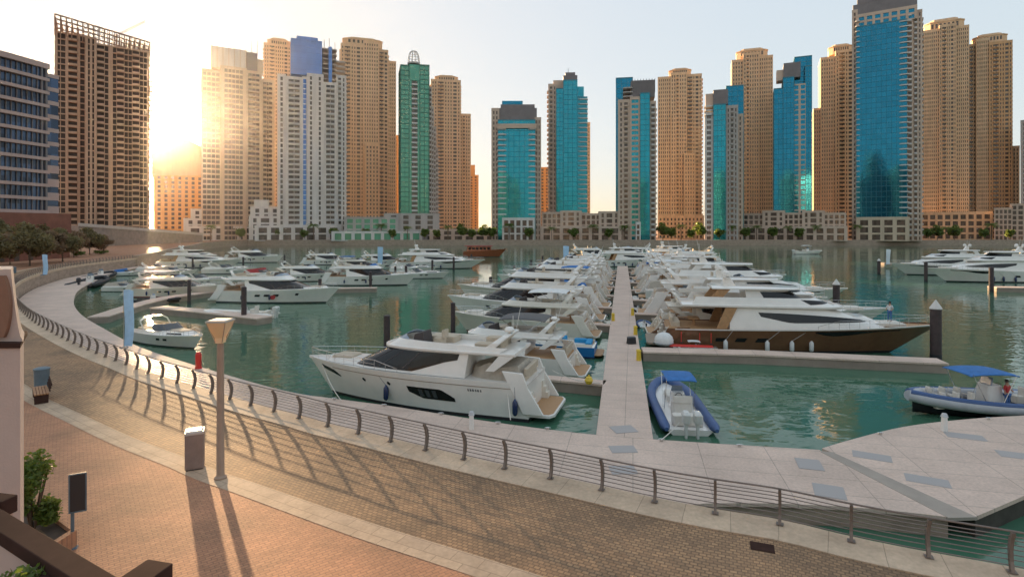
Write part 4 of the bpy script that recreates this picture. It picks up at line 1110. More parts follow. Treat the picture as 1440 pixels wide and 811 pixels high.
def fender(parent, f, t, v, sg=1, L_=.75, r=.13, m=None):
    p = f(t, v); p = Vector((p.x, sg*(abs(p.y) + r + .02), p.z)); mb = MB()
    prof = [(.01, -L_/2), (r*.6, -L_/2+.05), (r, -L_/2+.16), (r, L_/2-.16), (r*.6, L_/2-.05), (.02, L_/2+.06)]
    mb.v = []; mb.lathe(prof, 10); mb.v = [(a+p.x, b+p.y, c+p.z) for a, b, c in mb.v]
    top = f(t, 1); mb.tube([(p.x, p.y, p.z+L_/2), (top.x, sg*(abs(top.y)-.02), top.z+.03)], .012, 4)
    mb.build('fender', m or M['rubber'], parent, smooth=True)
def dinghy(mb, x, y, z, L_, B_):
    pts = []
    for i in range(13):
        u = i/12; pts.append((x + (L_*math.sin(math.pi*u)**.5 if 0 < u < 1 else 0), y + B_/2*math.cos(math.pi*u), z))
    mb.tube(pts, .2, 8); mb.box(x, x+L_*.8, y-B_/2+.15, y+B_/2-.15, z-.12, z+.02)

def fly_yacht(name, label, L=16.5, B=4.7, hullm='gel', near=False, bim=None, group=None, bootm='boot', deckm='gel', arch=True, cush='cush'):
    """flybridge motor yacht"""
    k = L / 16.5; fs0 = 2.3 if near else 1.85; db = .22 if near else .6; ah = .75 if near else 1.0; t = thing(name, label, 'yacht', (0, 0, 0), 0, group)
    H = Hull(L, B, fs0*k, (fs0 + db)*k, rake=.12); hm = M[hullm]
    h = H.build(t, hm, M[bootm], M[deckm], boot=.20)
    zd = lambda x: H.sheer(cl(x / L)) - .06
    # cockpit well: teak sole aft and transom seat
    zc = (fs0 - (.25 if near else -.01))*k
    mb = MB().box(.25*k, 4.4*k, -B*.40, B*.40, zc-.1, zc+.03); mb.build('cockpit_sole', M['teak'], t)
    mb = MB(); cushion(mb, .35*k, 1.1*k, -B*.30, B*.30, zc+.03, zc+.55*k); cushion(mb, .25*k, .5*k, -B*.30, B*.30, zc+.55*k, zc+.95*k); mb.build('cockpit_sofa', M[cush], t)
    mb = MB(); mb.tbox(2.0*k, 0, zc+.55*k, zc+.60*k, .8*k, 1.3*k, .8*k, 1.3*k, .1); mb.tbox(2.0*k, 0, zc+.03, zc+.55*k, .14, .14, .14, .14, .02); mb.build('cockpit_table', M['teak'], t)
    if near:
        cv = Shell(outline(.3*k, 4.1*k, B*.36, .5, 26, .5), outline(.9*k, 3.9*k, B*.27, .5, 26, .5), zc + .04, lambda x: zc + (.95 + .18*math.sin(x*3.1))*k); cv.body('cockpit_cover', M['canvas_tan'], t)
    # swim platform
    mb = MB(); pl = [(-1.5*k, -B*.34), (-1.25*k, -B*.43), (.15, -B*.44), (.15, B*.44), (-1.25*k, B*.43), (-1.5*k, B*.34)]
    mb.prism(pl, .34*k, .52*k); sp_ = mb.build('swim_platform', hm, t, bevel=.02)
    mb = MB(); mb.prism([(-1.38*k, -B*.33), (-1.18*k, -B*.40), (.0, -B*.41), (.0, B*.41), (-1.18*k, B*.40), (-1.38*k, B*.33)], .52*k, .545*k); mb.build('teak_deck', M['teak'], sp_)
    # transom quarter wings and steps
    for sg in (1, -1):
        mb = MB(); mb.xz([(-.95*k, .52*k), (.3*k, .52*k), (1.6*k, zc+.9*k), (.35*k, zc+.85*k), (.0, zc)], sg*B*.455-.09, sg*B*.455+.09); mb.build('quarter_wing', hm, t, bevel=.03)
        mb = MB()
        for i in range(3): mb.box(-.42*k + i*.16*k, .12*k, sg*B*.33-.28, sg*B*.33+.28, .545*k+i*.36*k, .545*k+(i+1)*.36*k)
        mb.build('transom_step', M['gel2'], t)
    # main cabin
    xa, xf = 4.1*k, 12.6*k; W = B*.40
    S = Shell(outline(xa, xf, W, .62, 40, .55), outline(xa - .2*k, xf - 2.9*k, W*.90, .62, 40, .55), zd, lambda x: (fs0 + (1.42 if near else 1.57))*k)
    cb = S.body('cabin', hm, t)
    for mi in (False, True):
        panel(S.f, .012, .452, lambda q: .10 - .03*q + (0.62*cl((.16-q)/.16)), lambda q: .97 - .25*cl((q-.94)/.06), 30, 'side_window', M['tint'], cb, mirror=mi, k=3)
    panel(S.f, .456, .544, .08, .96, 8, 'windscreen', M['tint'], cb, off=.025)
    for u in (.115, .21, .30):
        for mi in (False, True): panel(S.f, u, u+.006, .17, .95, 2, 'mullion', M['cushd'], cb, off=.035, mirror=mi)
    # foredeck sun pad and coachroof
    S2 = Shell(outline(xf - 1.8*k, L*.90, W*.62, .75, 24), outline(xf - 1.8*k, L*.885, W*.52, .75, 24), zd, lambda x: zd(x) + .30*k)
    S2.body('coachroof', hm, t)
    mb = MB(); cushion(mb, xf + .1*k, L*.86, -W*.40, W*.40, zd(L*.8)+.26*k, zd(L*.8)+.42*k, .1); mb.build('sun_pad', M[cush], t)
    # flybridge deck, overhanging the cockpit on two wings
    zf = (fs0 + (1.43 if near else 1.58))*k
    ov = outline(.9*k, xf - 2.5*k, W*1.02, .62, 40, .5)
    mb = MB(); mb.rings([[(x, y*.96, zf) for x, y in ov], [(x, y, zf+.07*k) for x, y in ov], [(x, y, zf+.17*k) for x, y in ov], [(x, y*.97, zf+.20*k) for x, y in ov]]); fd = mb.build('flybridge_deck', hm, t, smooth=True)
    for sg in (1, -1):
        mb = MB(); mb.xz([(2.2*k, zc+.75*k), (2.75*k, zc+.75*k), (1.9*k, zf+.02), (.95*k, zf+.02)], sg*W*.98-.06, sg*W*.98+.06); mb.build('deck_support', hm, t, bevel=.02)
    F = Shell(outline(1.9*k, xf - 2.75*k, W*.97, .62, 36, .5), outline(1.4*k, xf - 3.5*k, W*.93, .62, 36, .5), zf+.19*k, lambda x: zf + (.46 if near else .55)*k + .05*cl((x-2*k)/(6*k))*k*3)
    fw = F.wall('flybridge_coaming', hm, t, .10)
    F2 = Shell(F.t, outline(.9*k, xf - 4.0*k, W*.88, .62, 36, .5), lambda x: zf + (.60 if near else .70)*k, lambda x: zf + (.88 if near else 1.05)*k)
    panel(F2.f, .30, .70, lambda q: 0, lambda q: .15 + .85*math.sin(math.pi*q)**.7, 22, 'fly_screen', M['screen'], t, off=.01)
    mb = MB(); z = zf + .2*k
    cushion(mb, 2.1*k, 3.6*k, -W*.8, -W*.35, z, z+.42*k); cushion(mb, 2.1*k, 2.6*k, -W*.8, W*.8, z, z+.42*k); cushion(mb, 2.1*k, 3.6*k, W*.35, W*.8, z, z+.42*k); cushion(mb, 1.95*k, 2.15*k, -W*.8, W*.8, z+.42*k, z+.75*k)
    cushion(mb, 6.0*k, 6.6*k, .1, .9*k, z, z+.5*k); cushion(mb, 5.85*k, 6.05*k, .1, .9*k, z+.5*k, z+1.0*k); cushion(mb, 5.6*k, 7.4*k, -W*.75, -.25, z, z+.4*k)
    mb.build('flybridge_seats', M[cush], t)
    mb = MB(); mb.xz([(7.0*k, z), (7.9*k, z), (7.7*k, z+.75*k), (7.15*k, z+.9*k)], .05, W*.7); mb.build('helm_console', M['cushd'], t)
    if arch:
        mb = MB()
        prf = lambda sg: [Vector((2.9*k, sg*W*.93, zf+.15*k)), Vector((2.2*k, sg*W*.90, zf+.9*k*ah)), Vector((1.7*k, sg*W*.72, zf+1.42*k*ah)), Vector((1.6*k, sg*W*.4, zf+1.5*k*ah))]
        path = prf(1) + prf(-1)[::-1]; rs = []
        for i, p in enumerate(path):
            w = (.62, .45, .36, .34)[min(i, 7-i)]*k; rs.append([p + Vector((-w/2, 0, -.06)), p + Vector((w/2, 0, -.06)), p + Vector((w/2, 0, .06)), p + Vector((-w/2, 0, .06))])
        ar = mb.rings(rs).build('radar_arch', hm, t, smooth=False, bevel=.03)
        MB().lathe([(.03, zf+1.5*k*ah), (.1, zf+1.5*k*ah+.12*k), (.30*k, zf+1.5*k*ah+.16*k), (.33*k, zf+1.5*k*ah+.28*k), (.22*k, zf+1.5*k*ah+.42*k), (.02, zf+1.5*k*ah+.46*k)], 14, (1.65*k, .45*k)).build('radar_dome', M['gel'], ar, smooth=True)
        a = MB(); a.tube([(1.55*k, -.7*k, zf+1.5*k*ah), (1.2*k, -.75*k, zf+3.0*k)], .014, 4); a.tube([(1.55*k, .0, zf+1.5*k*ah), (1.55*k, 0, zf+2.2*k)], .018, 4); a.build('antenna', M['gel'], ar)
    if bim: canopy(t, 2.2*k, 6.6*k, W*.9, zf + 1.75*k, M[bim], zf+.6*k)
    H.rail(t, .52, .985, .60*k)
    # anchor and hull ports
    for sg, ff in ((1, H.f), (-1, H.fs_)):
        mir = sg < 0
        if near:
            lo = lambda q: .44 - .16*cl(q/.14) + .16*cl((q-.80)/.20)*.9; hi = lambda q: .60 + .05*cl(q/.1) - .17*cl((q-.82)/.18)*.8
            w = panel(ff, .30, .50, lambda q: .37 - .15*cl(1-q/.22) *0 + .14*cl((q-.72)/.28) - .10*cl((.25-q)/.25)*0, lambda q: .66 - .20*cl((.25-q)/.25), 18, 'hull_window', M['tint'], t, k=2)
            for u in (.375, .405, .435): panel(ff, u, u+.017, .42, .61, 3, 'blind', M['tint2'], w, off=.03)
            panel(ff, .845, .925, lambda q: .60 + .16*q, lambda q: .74 + .13*q - .1*cl((.2-q)/.2), 8, 'bow_window', M['tint'], t, k=2)
            for u in (.575, .70):
                panel(ff, u, u+.016, lambda q: .66 - .05*math.sin(math.pi*q), lambda q: .66 + .05*math.sin(math.pi*q), 8, 'porthole', M['tint'], t)
            panel(ff, .03, .86, .835, .852, 40, 'rub_line', M['teakgrey'], t, off=.02)
            for j, (u, wd) in enumerate(((.180, .005), (.190, .006), (.20, .004), (.21, .006), (.22, .006), (.23, .005))): panel(ff, u, u+wd, .70, .76, 1, 'lettering', M['canvas_grey'], t, off=.012)
        else:
            for u in (.36, .44, .52): panel(ff, u, u+.045, lambda q: .52, lambda q: .68, 4, 'hull_window', M['tint'], t)
            panel(ff, .70, .725, .58, .72, 3, 'porthole', M['tint'], t)
    if near:
        for tt in (.62, .05): fender(t, H.f, tt, .38, 1, .95, .16, M['navy'])
        fender(t, H.f, .62, .38, -1, .9, .16, M['navy'])
    else:
        for tt in (.25, .5):
            fender(t, H.f, tt, .45, 1, m=M['navy']); fender(t, H.f, tt, .45, -1, m=M['navy'])
    return t

def sport_boat(name, label, L=11.5, B=3.5, hullm='gel', cover=None, group=None, cat='motor boat', arch=True, cush='cushw', bootm='boot', engines=0):
    """open express cruiser with a raked windscreen; cover = canvas over the cockpit"""
    k = L / 11.5; t = thing(name, label, cat, (0, 0, 0), 0, group); H = Hull(L, B, 1.25*k, 1.6*k, rake=.13, full=.30)
    hm = M[hullm]; H.build(t, hm, M[bootm], M['gel'], boot=.14, deckdrop=.06)
    zd = lambda x: H.sheer(cl(x/L)) - .05; W = B*.40
    mb = MB(); mb.prism([(-.9*k, -B*.32), (-.7*k, -B*.40), (.12, -B*.42), (.12, B*.42), (-.7*k, B*.40), (-.9*k, B*.32)], .28*k, .42*k); sp_ = mb.build('swim_platform', M['teak'], t, bevel=.02)
    S = Shell(outline(4.6*k, 9.6*k, W*.95, .72, 30, .6), outline(4.6*k, 9.0*k, W*.72, .72, 30, .6), zd, lambda x: zd(x) + .42*k - .03*(x - 5*k)); S.body('foredeck_coaming', hm, t)
    for mi in (False, True): panel(S.f, .12, .36, .35, .75, 10, 'side_port', M['tint'], t, mirror=mi)
    mb = MB().box(.3*k, 4.7*k, -W*.95, W*.95, zd(0), zd(0)+.03); mb.build('cockpit_sole', M['teak'], t)
    C = Shell(outline(.25*k, 5.6*k, W*1.02, .45, 30, .45), outline(.2*k, 5.2*k, W*.98, .45, 30, .45), zd, lambda x: zd(x) + .35*k); C.wall('cockpit_coaming', hm, t, .09)
    Wn = Shell(outline(2.6*k, 6.0*k, W*.98, .5, 30, .5), outline(2.2*k, 4.9*k, W*.84, .5, 30, .5), lambda x: zd(x)+.36*k, lambda x: zd(5*k) + 1.05*k)
    for a, b_ in ((.10, .40), (.405, .595), (.60, .90)): panel(Wn.f, a, b_, 0.05, lambda q: .96, 10, 'windscreen', M['tint2'], t, off=.015)
    if cover:
        cs = Shell(outline(.3*k, 5.3*k, W*.99, .45, 30, .45), outline(.8*k, 4.7*k, W*.62, .45, 30, .45), lambda x: zd(x) + .33*k, lambda x: zd(x) + 1.05*k + .12*(x/k)*k); cs.body('cockpit_cover', M[cover], t)
    else:
        mb = MB(); z = zd(0) + .03
        cushion(mb, .45*k, 1.1*k, -W*.8, W*.8, z, z+.45*k); cushion(mb, 1.1*k, 2.6*k, -W*.85, -W*.4, z, z+.45*k); cushion(mb, 3.4*k, 3.9*k, .15, .75*k, z, z+.85*k); cushion(mb, 3.4*k, 3.9*k, -.75*k, -.15, z, z+.85*k); mb.build('cockpit_seats', M[cush], t)
        mb = MB(); mb.xz([(4.3*k, z), (5.0*k, z), (4.9*k, z+.95*k), (4.4*k, z+1.0*k)], .1, W*.75); mb.build('dashboard', M['cushd'], t)
    if arch:
        path = []; 
        for sg in (1, -1):
            q = [Vector((2.5*k, sg*W*.97, zd(2)+.3*k)), Vector((1.5*k, sg*W*.92, zd(2)+1.25*k)), Vector((1.3*k, sg*W*.6, zd(2)+1.6*k))]
            path += q if sg > 0 else q[::-1]
        rs = [[p+Vector((-.16*k, 0, -.05)), p+Vector((.16*k, 0, -.05)), p+Vector((.16*k, 0, .05)), p+Vector((-.16*k, 0, .05))] for p in path]
        ar = MB().rings(rs).build('radar_arch', hm, t, bevel=.02)
        MB().lathe([(.02, zd(2)+1.65*k), (.22*k, zd(2)+1.68*k), (.22*k, zd(2)+1.82*k), (.02, zd(2)+1.92*k)], 12, (1.3*k, 0)).build('radar_dome', M['gel'], ar, smooth=True)
    mb = MB(); cushion(mb, 6.3*k, 8.6*k, -W*.42, W*.42, zd(7*k)+.34*k, zd(7*k)+.48*k); mb.build('sun_pad', M[cush], t)
    H.rail(t, .55, .985, .5*k)
    for sg, ff in ((1, H.f), (-1, H.fs_)):
        for u in (.50, .60): panel(ff, u, u+.05, .55, .72, 4, 'porthole', M['tint'], t)
    for i in range(engines): outboard(t, -.25*k, (i - (engines-1)/2) * .62, .75*k, 'engine')
    return t
def outboard(parent, x, y, z, m, s=1.0):
    mb = MB(); mb.tbox(x, y, z+.25*s, z+.72*s, .52*s, .36*s, .66*s, .40*s, .08); mb.tbox(x, y, z+.72*s, z+.86*s, .66*s, .40*s, .42*s, .26*s, .08)
    mb.tbox(x-.02, y, z-.95*s, z+.25*s, .20*s, .10*s, .28*s, .18*s, .03); mb.box(x-.02, x+.42*s, y-.06, y+.06, z-.05, z+.18*s)
    return mb.build('outboard_engine', M[m], parent, smooth=False, bevel=.03)

def big_yacht(name, label, L=26, B=6.0, hullm='gel', group=None, upper='gel', bim=None, bootm='boot'):
    """long low two and a half deck motor yacht"""
    k = L / 26; t = thing(name, label, 'yacht', (0, 0, 0), 0, group); H = Hull(L, B, 2.15*k, 3.0*k, rake=.17, full=.40, pw=2.2, sh=1.3)
    hm, um = M[hullm], M[upper]; H.build(t, hm, M[bootm], M['teak'] if hullm != 'gel' else M['gel'], boot=.22, nt=32)
    zd = lambda x: H.sheer(cl(x/L)) - .06
    if hullm != upper:      # white bulwark cap along the coloured topsides
        for ff in (H.f, H.fs_): panel(ff, .035, .985, .955, 1.0, 46, 'bulwark_cap', um, t, off=.03)
    for ff in (H.f, H.fs_):
        panel(ff, .55, .86, lambda q: .86 - .22*math.sin(math.pi*min(1, q*1.3))**1 * (1-q), lambda q: .90, 16, 'hull_window', M['tint'], t)
        for u in (.2, .28, .36): panel(ff, u, u+.04, .45, .62, 3, 'hull_window', M['tint'], t)
    mb = MB(); mb.prism([(-1.9*k, -B*.36), (-1.6*k, -B*.44), (.15, -B*.45), (.15, B*.45), (-1.6*k, B*.44), (-1.9*k, B*.36)], .40*k, .60*k); sp_ = mb.build('swim_platform', M['teakgrey'], t, bevel=.02)
    for sg in (1, -1):
        mb = MB(); mb.xz([(-1.3*k, .6*k), (.5*k, .6*k), (2.4*k, 2.3*k), (1.2*k, 2.3*k)], sg*B*.45-.12, sg*B*.45+.12); mb.build('quarter_wing', hm, t, bevel=.03)
        mb = MB()
        for i in range(4): mb.box(-.6*k+i*.2*k, .12*k, sg*B*.33-.35, sg*B*.33+.35, .6*k+i*.38*k, .6*k+(i+1)*.38*k)
        mb.build('transom_step', M['gel2'], t)
    mb = MB().box(.2*k, 6.4*k, -B*.42, B*.42, 2.05*k, 2.18*k); mb.build('aft_deck', M['teak'], t)
    mb = MB(); z = 2.18*k; cushion(mb, .6*k, 1.5*k, -B*.28, B*.28, z, z+.5*k); cushion(mb, .5*k, .8*k, -B*.28, B*.28, z+.5*k, z+.95*k); mb.build('aft_sofa', M['cush'], t)
    mb = MB(); mb.tbox(3.0*k, 0, z+.68*k, z+.75*k, 1.1*k, 2.0*k, 1.1*k, 2.0*k, .1); mb.tbox(3.0*k, 0, z, z+.68*k, .3, .6, .2, .4, .05); mb.build('aft_table', M['teak'], t)
    W = B*.42; zr = 4.35*k
    S = Shell(outline(6.2*k, 20.8*k, W, .62, 44, .42), outline(6.2*k, 16.0*k, W*.88, .62, 44, .42), zd, zr); cb = S.body('saloon', um, t)
    for mi in (False, True):
        panel(S.f, .035, .44, lambda q: .30 + .02*q + .30*cl((.12-q)/.12), lambda q: .80 - .42*q**1.3, 28, 'side_window', M['tint'], cb, mirror=mi, k=2)
    mb = MB()
    for yy in (-1.0, -.02, .96): mb.box(6.12*k, 6.19*k, yy*k, (yy+.92)*k, zd(6)+.05, zr-.15*k)
    mb.build('saloon_door', M['tint2'], cb)
    # brown wooden screens at the aft corners of the saloon
    for sg in (1, -1):
        mb = MB(); mb.xz([(4.9*k, 2.2*k), (5.9*k, 2.2*k), (6.9*k, zr), (5.8*k, zr)], sg*W*.95-.07, sg*W*.95+.07); mb.build('side_screen', M['teak'], t, bevel=.02)
    ov = outline(1.6*k, 17.2*k, W*1.03, .62, 44, .42)
    mb = MB(); mb.rings([[(x, y*.95, zr) for x, y in ov], [(x, y, zr+.10*k) for x, y in ov], [(x, y, zr+.26*k) for x, y in ov], [(x, y*.97, zr+.30*k) for x, y in ov]]); mb.build('upper_deck', um, t, smooth=True)
    zu = zr + .28*k
    F = Shell(outline(2.6*k, 16.4*k, W*.96, .65, 40, .45), outline(3.0*k, 14.6*k, W*.90, .65, 40, .45), zu, lambda x: zu + .75*k); F.wall('upper_coaming', um, t, .12)
    for mi in (False, True): panel(F.f, .27, .445, lambda q: .18 + .2*q, lambda q: .80 - .2*q, 14, 'upper_window', M['tint'], t, mirror=mi)
    P2 = Shell(outline(8.0*k, 14.4*k, W*.72, .7, 30, .5), outline(7.8*k, 12.0*k, W*.60, .7, 30, .5), zu, lambda x: zu + 1.5*k); pc = P2.body('wheelhouse', um, t)
    panel(P2.f, .06, .94, .40, .86, 30, 'windscreen', M['tint'], pc, k=2)
    mb = MB(); rf = outline(4.6*k, 13.2*k, W*.80, .6, 30, .5); mb.rings([[(x, y, zu+1.52*k) for x, y in rf], [(x, y, zu+1.62*k) for x, y in rf], [(x, y*.9, zu+1.72*k) for x, y in rf]]); mb.build('hardtop', um if not bim else M[bim], t, smooth=True)
    for sg in (1, -1):
        mb = MB(); mb.xz([(4.0*k, zu), (5.0*k, zu), (6.4*k, zu+1.54*k), (5.2*k, zu+1.54*k)], sg*W*.72-.07, sg*W*.72+.07); mb.build('hardtop_leg', M['teak'] if hullm == 'bronze' else um, t, bevel=.02)
    mb = MB(); cushion(mb, 3.2*k, 4.2*k, -W*.7, W*.7, zu, zu+.5*k); cushion(mb, 5.2*k, 6.8*k, -W*.65, -W*.1, zu, zu+.45*k); mb.build('upper_seats', M['cush'], t)
    ms = MB(); zt = zu + 1.70*k; ms.xz([(6.0*k, zt), (7.2*k, zt), (6.5*k, zt+1.0*k), (5.9*k, zt+1.0*k)], -.25*k, .25*k); ms.box(6.0*k, 6.5*k, -1.1*k, 1.1*k, zt+.85*k, zt+.95*k); mm = ms.build('mast', um, t, bevel=.03)
    for y in (-.85, .85): MB().lathe([(.05, zt+.95*k), (.34*k, zt+1.05*k), (.36*k, zt+1.3*k), (.25*k, zt+1.5*k), (.02, zt+1.56*k)], 14, (6.25*k, y*k)).build('radar_dome', M['gel'], mm, smooth=True)
    a = MB(); a.tube([(6.1*k, .3*k, zt+.9*k), (5.6*k, .3*k, zt+3.4*k)], .02, 4); a.tube([(6.1*k, -.4*k, zt+.9*k), (5.8*k, -.4*k, zt+2.8*k)], .02, 4); a.build('antenna', M['gel'], mm)
    mb = MB(); cushion(mb, 20.0*k, 22.6*k, -W*.45, W*.45, zd(21*k)+.02, zd(21*k)+.32*k); mb.build('sun_pad', M['cushw'], t)
    C2 = Shell(outline(16.5*k, 20.6*k, W*.70, .7, 26), outline(16.4*k, 19.2*k, W*.6, .7, 26), lambda x: zd(x)+.3*k, lambda x: zd(18*k)+1.05*k); C2.body('coachroof', um, t)
    H.rail(t, .55, .985, .75*k, 12)
    for tt in (.25, .42, .52, .60):
        fender(t, H.f, tt, .30, 1, .95, .19, M['canvas_white'] if hullm == 'bronze' else M['navy']); fender(t, H.f, tt, .30, -1, .95, .19, M['canvas_white'] if hullm == 'bronze' else M['navy'])
    return t

def console_boat(name, label, L=8.5, B=2.6, hullm='gel', top='canvas_white', group=None, engines=2, cat='motor boat', enginem='engine', cush='cushw'):
    """open day boat with a console under a canopy"""
    k = L / 8.5; t = thing(name, label, cat, (0, 0, 0), 0, group); H = Hull(L, B, .85*k, 1.2*k, rake=.14, full=.34)
    H.build(t, M[hullm], M['boot'], M['gel2'], boot=.10, deckdrop=.28*k); z = .60*k
    mb = MB(); mb.tbox(3.9*k, 0, z, z+1.0*k, .9*k, 1.0*k, .7*k, .9*k, .1, .05); c = mb.build('console', M['gel'], t, bevel=.03)
    Ws = Shell(outline(3.7*k, 4.5*k, .45*k, .6, 16), outline(3.6*k, 4.15*k, .38*k, .6, 16), z+1.0*k, z+1.4*k); panel(Ws.f, .1, .9, 0, 1, 14, 'windscreen', M['screen'], c)
    mb = MB(); cushion(mb, 2.6*k, 3.1*k, -.5*k, .5*k, z, z+.75*k); cushion(mb, .5*k, 1.0*k, -.9*k, .9*k, z, z+.5*k); cushion(mb, 5.8*k, 7.0*k, -.35*k, .35*k, z+.1, z+.45*k); mb.build('seats', M[cush], t)
    if top: canopy(t, 2.4*k, 4.9*k, .95*k, z+2.0*k, M[top], z+.1, .10)
    for i in range(engines): outboard(t, -.28, (i-(engines-1)/2)*.6, .55*k, enginem, .9)
    H.rail(t, .60, .98, .28*k, 7)
    return t

def rib(name, label, L=9.0, B=3.0, tubem='ribnavy', floorm='gel', top=None, engines=2, group=None, seats=True, enginem='engine', cat='inflatable boat', stripe=None, cx=3.6, topx=(2.3, 4.6), topz=2.05):
    """rigid inflatable with side tubes that meet at a raised bow"""
    k = L / 9.0; t = thing(name, label, cat, (0, 0, 0), 0, group)
    def path(o=0.0, dz=0.0, n=18):
        out = []
        for i in range(n+1):
            u = i/n; x = -.35*k + (L - .1)*u; y = (B/2-.25*k) * (1 - cl((u-.5)/.5)**2.6)**.8
            out.append(Vector((x, y + o, .42*k + .38*k*u**2.5 + dz)))
        return out
    for sg in (1, -1):
        pts = [Vector((p.x, sg*p.y, p.z)) for p in path()]; rr = [.10*k] + [.27*k]*(len(pts)-1); rr[-1] = .24*k
        tb = MB().tube(pts, rr, 12).build('tube', M[tubem], t, smooth=True)
        if stripe:
            MB().tube([Vector((p.x, sg*(p.y + .10*k), p.z + .17*k)) for p in path()], .13*k, 8).build('rub_strake', M[stripe], tb, smooth=True)
    mb = MB(); rs = []
    for i in range(13):
        u = i/12; x = L*.94*u; y = max(.03, (B/2-.3*k) * (1 - cl((u-.5)/.5)**2.6)**.8); z = .30*k + .35*k*u**2.5
        rs.append([(x, y, z), (x, -y, z), (x, -y*.55, z-.5*k+.1*u), (x, 0, z - .75*k + .25*u), (x, y*.55, z-.5*k+.1*u)])
    mb.rings(rs).build('hull', M[floorm], t, smooth=True)
    z = .34*k
    mb = MB(); mb.tbox(cx*k, 0, z, z+1.0*k, .8*k, .85*k, .6*k, .75*k, .1, .05); c = mb.build('console', M['gel'], t, bevel=.03)
    MB().tbox((cx+.25)*k, 0, z+.9*k, z+1.32*k, .06, .7*k, .05, .6*k, .01, -.15*k).build('windscreen', M['screen'], c)
    mb = MB().tube([((cx-.38)*k, .18*k*math.cos(a), z+.85*k + .18*k*math.sin(a)) for a in [2*math.pi*j/12 for j in range(13)]], .02, 5); mb.build('steering_wheel', M['rubber'], c)
    if seats:
        mb = MB(); cushion(mb, 2.0*k, 2.7*k, -.55*k, .55*k, z, z+.8*k); cushion(mb, 1.95*k, 2.12*k, -.55*k, .55*k, z+.8*k, z+1.2*k); cushion(mb, 4.6*k, 6.2*k, -.4*k, .4*k, z, z+.42*k); cushion(mb, .5*k, 1.1*k, -.8*k, .8*k, z, z+.55*k); mb.build('seats', M['cushw'], t)
    if top: canopy(t, topx[0]*k, topx[1]*k, .85*k, z+topz*k, M[top], z+.05, .08)
    for i in range(engines): outboard(t, -.35*k, (i-(engines-1)/2)*.6*k, .55*k, enginem, k)
    return t
# ================================================================ PLACING THE BOATS
BG1, BG2, BG3 = 'yachts moored left of the long central pier', 'yachts moored right of the long central pier', 'boats moored in the left bay'
def place(o, stern, bow=None, rz=None, s=None, dz=0.0):
    st = Vector((stern[0], stern[1], WATER + dz))
    if bow is not None: rz = math.atan2(bow[1] - stern[1], bow[0] - stern[0])
    o.location = st; o.rotation_euler = (0, 0, rz)
    if s: o.scale = (s, s, s)
    return o
def wl(px, py): p = P(px, py, WATER); return (p.x, p.y)
# --- the nearest white yacht and its neighbours
y1 = fly_yacht('motor_yacht', 'big white yacht with dark wraparound windows lying nearest along the boardwalk', 16.2, 4.6, near=True, group=BG1)
place(y1, (1.5, 34.2), (-14.0, 38.8), s=.985)
y2 = fly_yacht('motor_yacht', 'white flybridge yacht under a grey bimini directly behind the nearest yacht', 13.5, 4.2, bim='canvas_grey', group=BG1)
place(y2, (4.6, 43.0), (-9.0, 47.0))
y3 = sport_boat('motor_boat', 'blue hulled motor boat with bright blue cover at the left of the pier', 8.6, 3.3, 'gel2', cover=None, group=BG1, arch=False)
recolor(y3, {'hull': M['blue'], 'waterline_stripe': M['navy'], 'cockpit_seats': M['canvas_cyan']})
place(y3, (7.3, 49.6), (-1.0, 51.6))
# --- prototypes for the crowded rows
prA = fly_yacht('motor_yacht', '', 16.5, 4.6)
prB = fly_yacht('motor_yacht', '', 14.5, 4.4, bim='canvas_white', hullm='gel2', arch=True, cush='cushw', bootm='redboot')
prC = sport_boat('motor_boat', '', 11.5, 3.6)
prD = sport_boat('motor_boat', '', 10.5, 3.4, cover='canvas_grey', arch=False)
prE = big_yacht('motor_yacht', '', 25, 5.9)
prF = console_boat('motor_boat', '', 8.5, 2.7, top='canvas_blue')
first = {}
def spawn(p, label, group, stern, rz, s=1.0, swap=None):
    if p.name not in first: o = p; first[p.name] = 1; o['label'] = label; o['group'] = group
    else: o = dup(p, label=label, group=group)
    o.location = (stern[0], stern[1], WATER); o.rotation_euler = (0, 0, rz); o.scale = (s, s, s)
    if swap: recolor(o, swap)
    return o
W_ = 'canvas_white'
left_row = [ # distance along the pier, prototype, scale, description, swaps
 (29.5, 'B', .92, 'white flybridge yacht with a pale bimini', {}),
 (35.0, 'D', 1.05, 'low white motor boat with a tan cover', {'cockpit_cover': 'canvas_tan'}),
 (39.8, 'A', 1.0, 'white flybridge yacht with smoked windows', {}),
 (45.6, 'C', 1.1, 'open white sports boat', {}),
 (50.2, 'A', 1.12, 'cream flybridge yacht', {'hull': 'gel2', 'cabin': 'gel2'}),
 (56.2, 'D', 1.15, 'white motor boat under a bright blue cover', {'cockpit_cover': 'canvas_blue'}),
 (61.4, 'B', 1.0, 'white flybridge yacht with blue bimini', {'bimini': 'canvas_blue'}),
 (67.0, 'C', 1.15, 'white sports boat with a cream hull', {'hull': 'gel2'}),
 (72.0, 'A', 1.05, 'white flybridge yacht with tan seats', {}),
 (77.8, 'D', 1.1, 'grey hulled motor boat under a grey cover', {'hull': 'gel3'}),
 (82.6, 'A', 1.1, 'white flybridge yacht', {}),
 (88.6, 'B', .95, 'white flybridge yacht with white bimini', {}),
 (94.2, 'C', 1.1, 'white sports boat', {}),
 (99.2, 'A', 1.0, 'white flybridge yacht with a red tender cover', {'sun_pad': 'canvas_red'}),
 (105.2, 'D', 1.15, 'white motor boat under a white cover', {'cockpit_cover': 'canvas_white'}),
 (110.6, 'A', 1.0, 'white flybridge yacht near the far end', {}),
 (117.0, 'B', .9, 'cream yacht close to the far end', {}),
]
PRO = {'A': prA, 'B': prB, 'C': prC, 'D': prD, 'E': prE, 'F': prF}
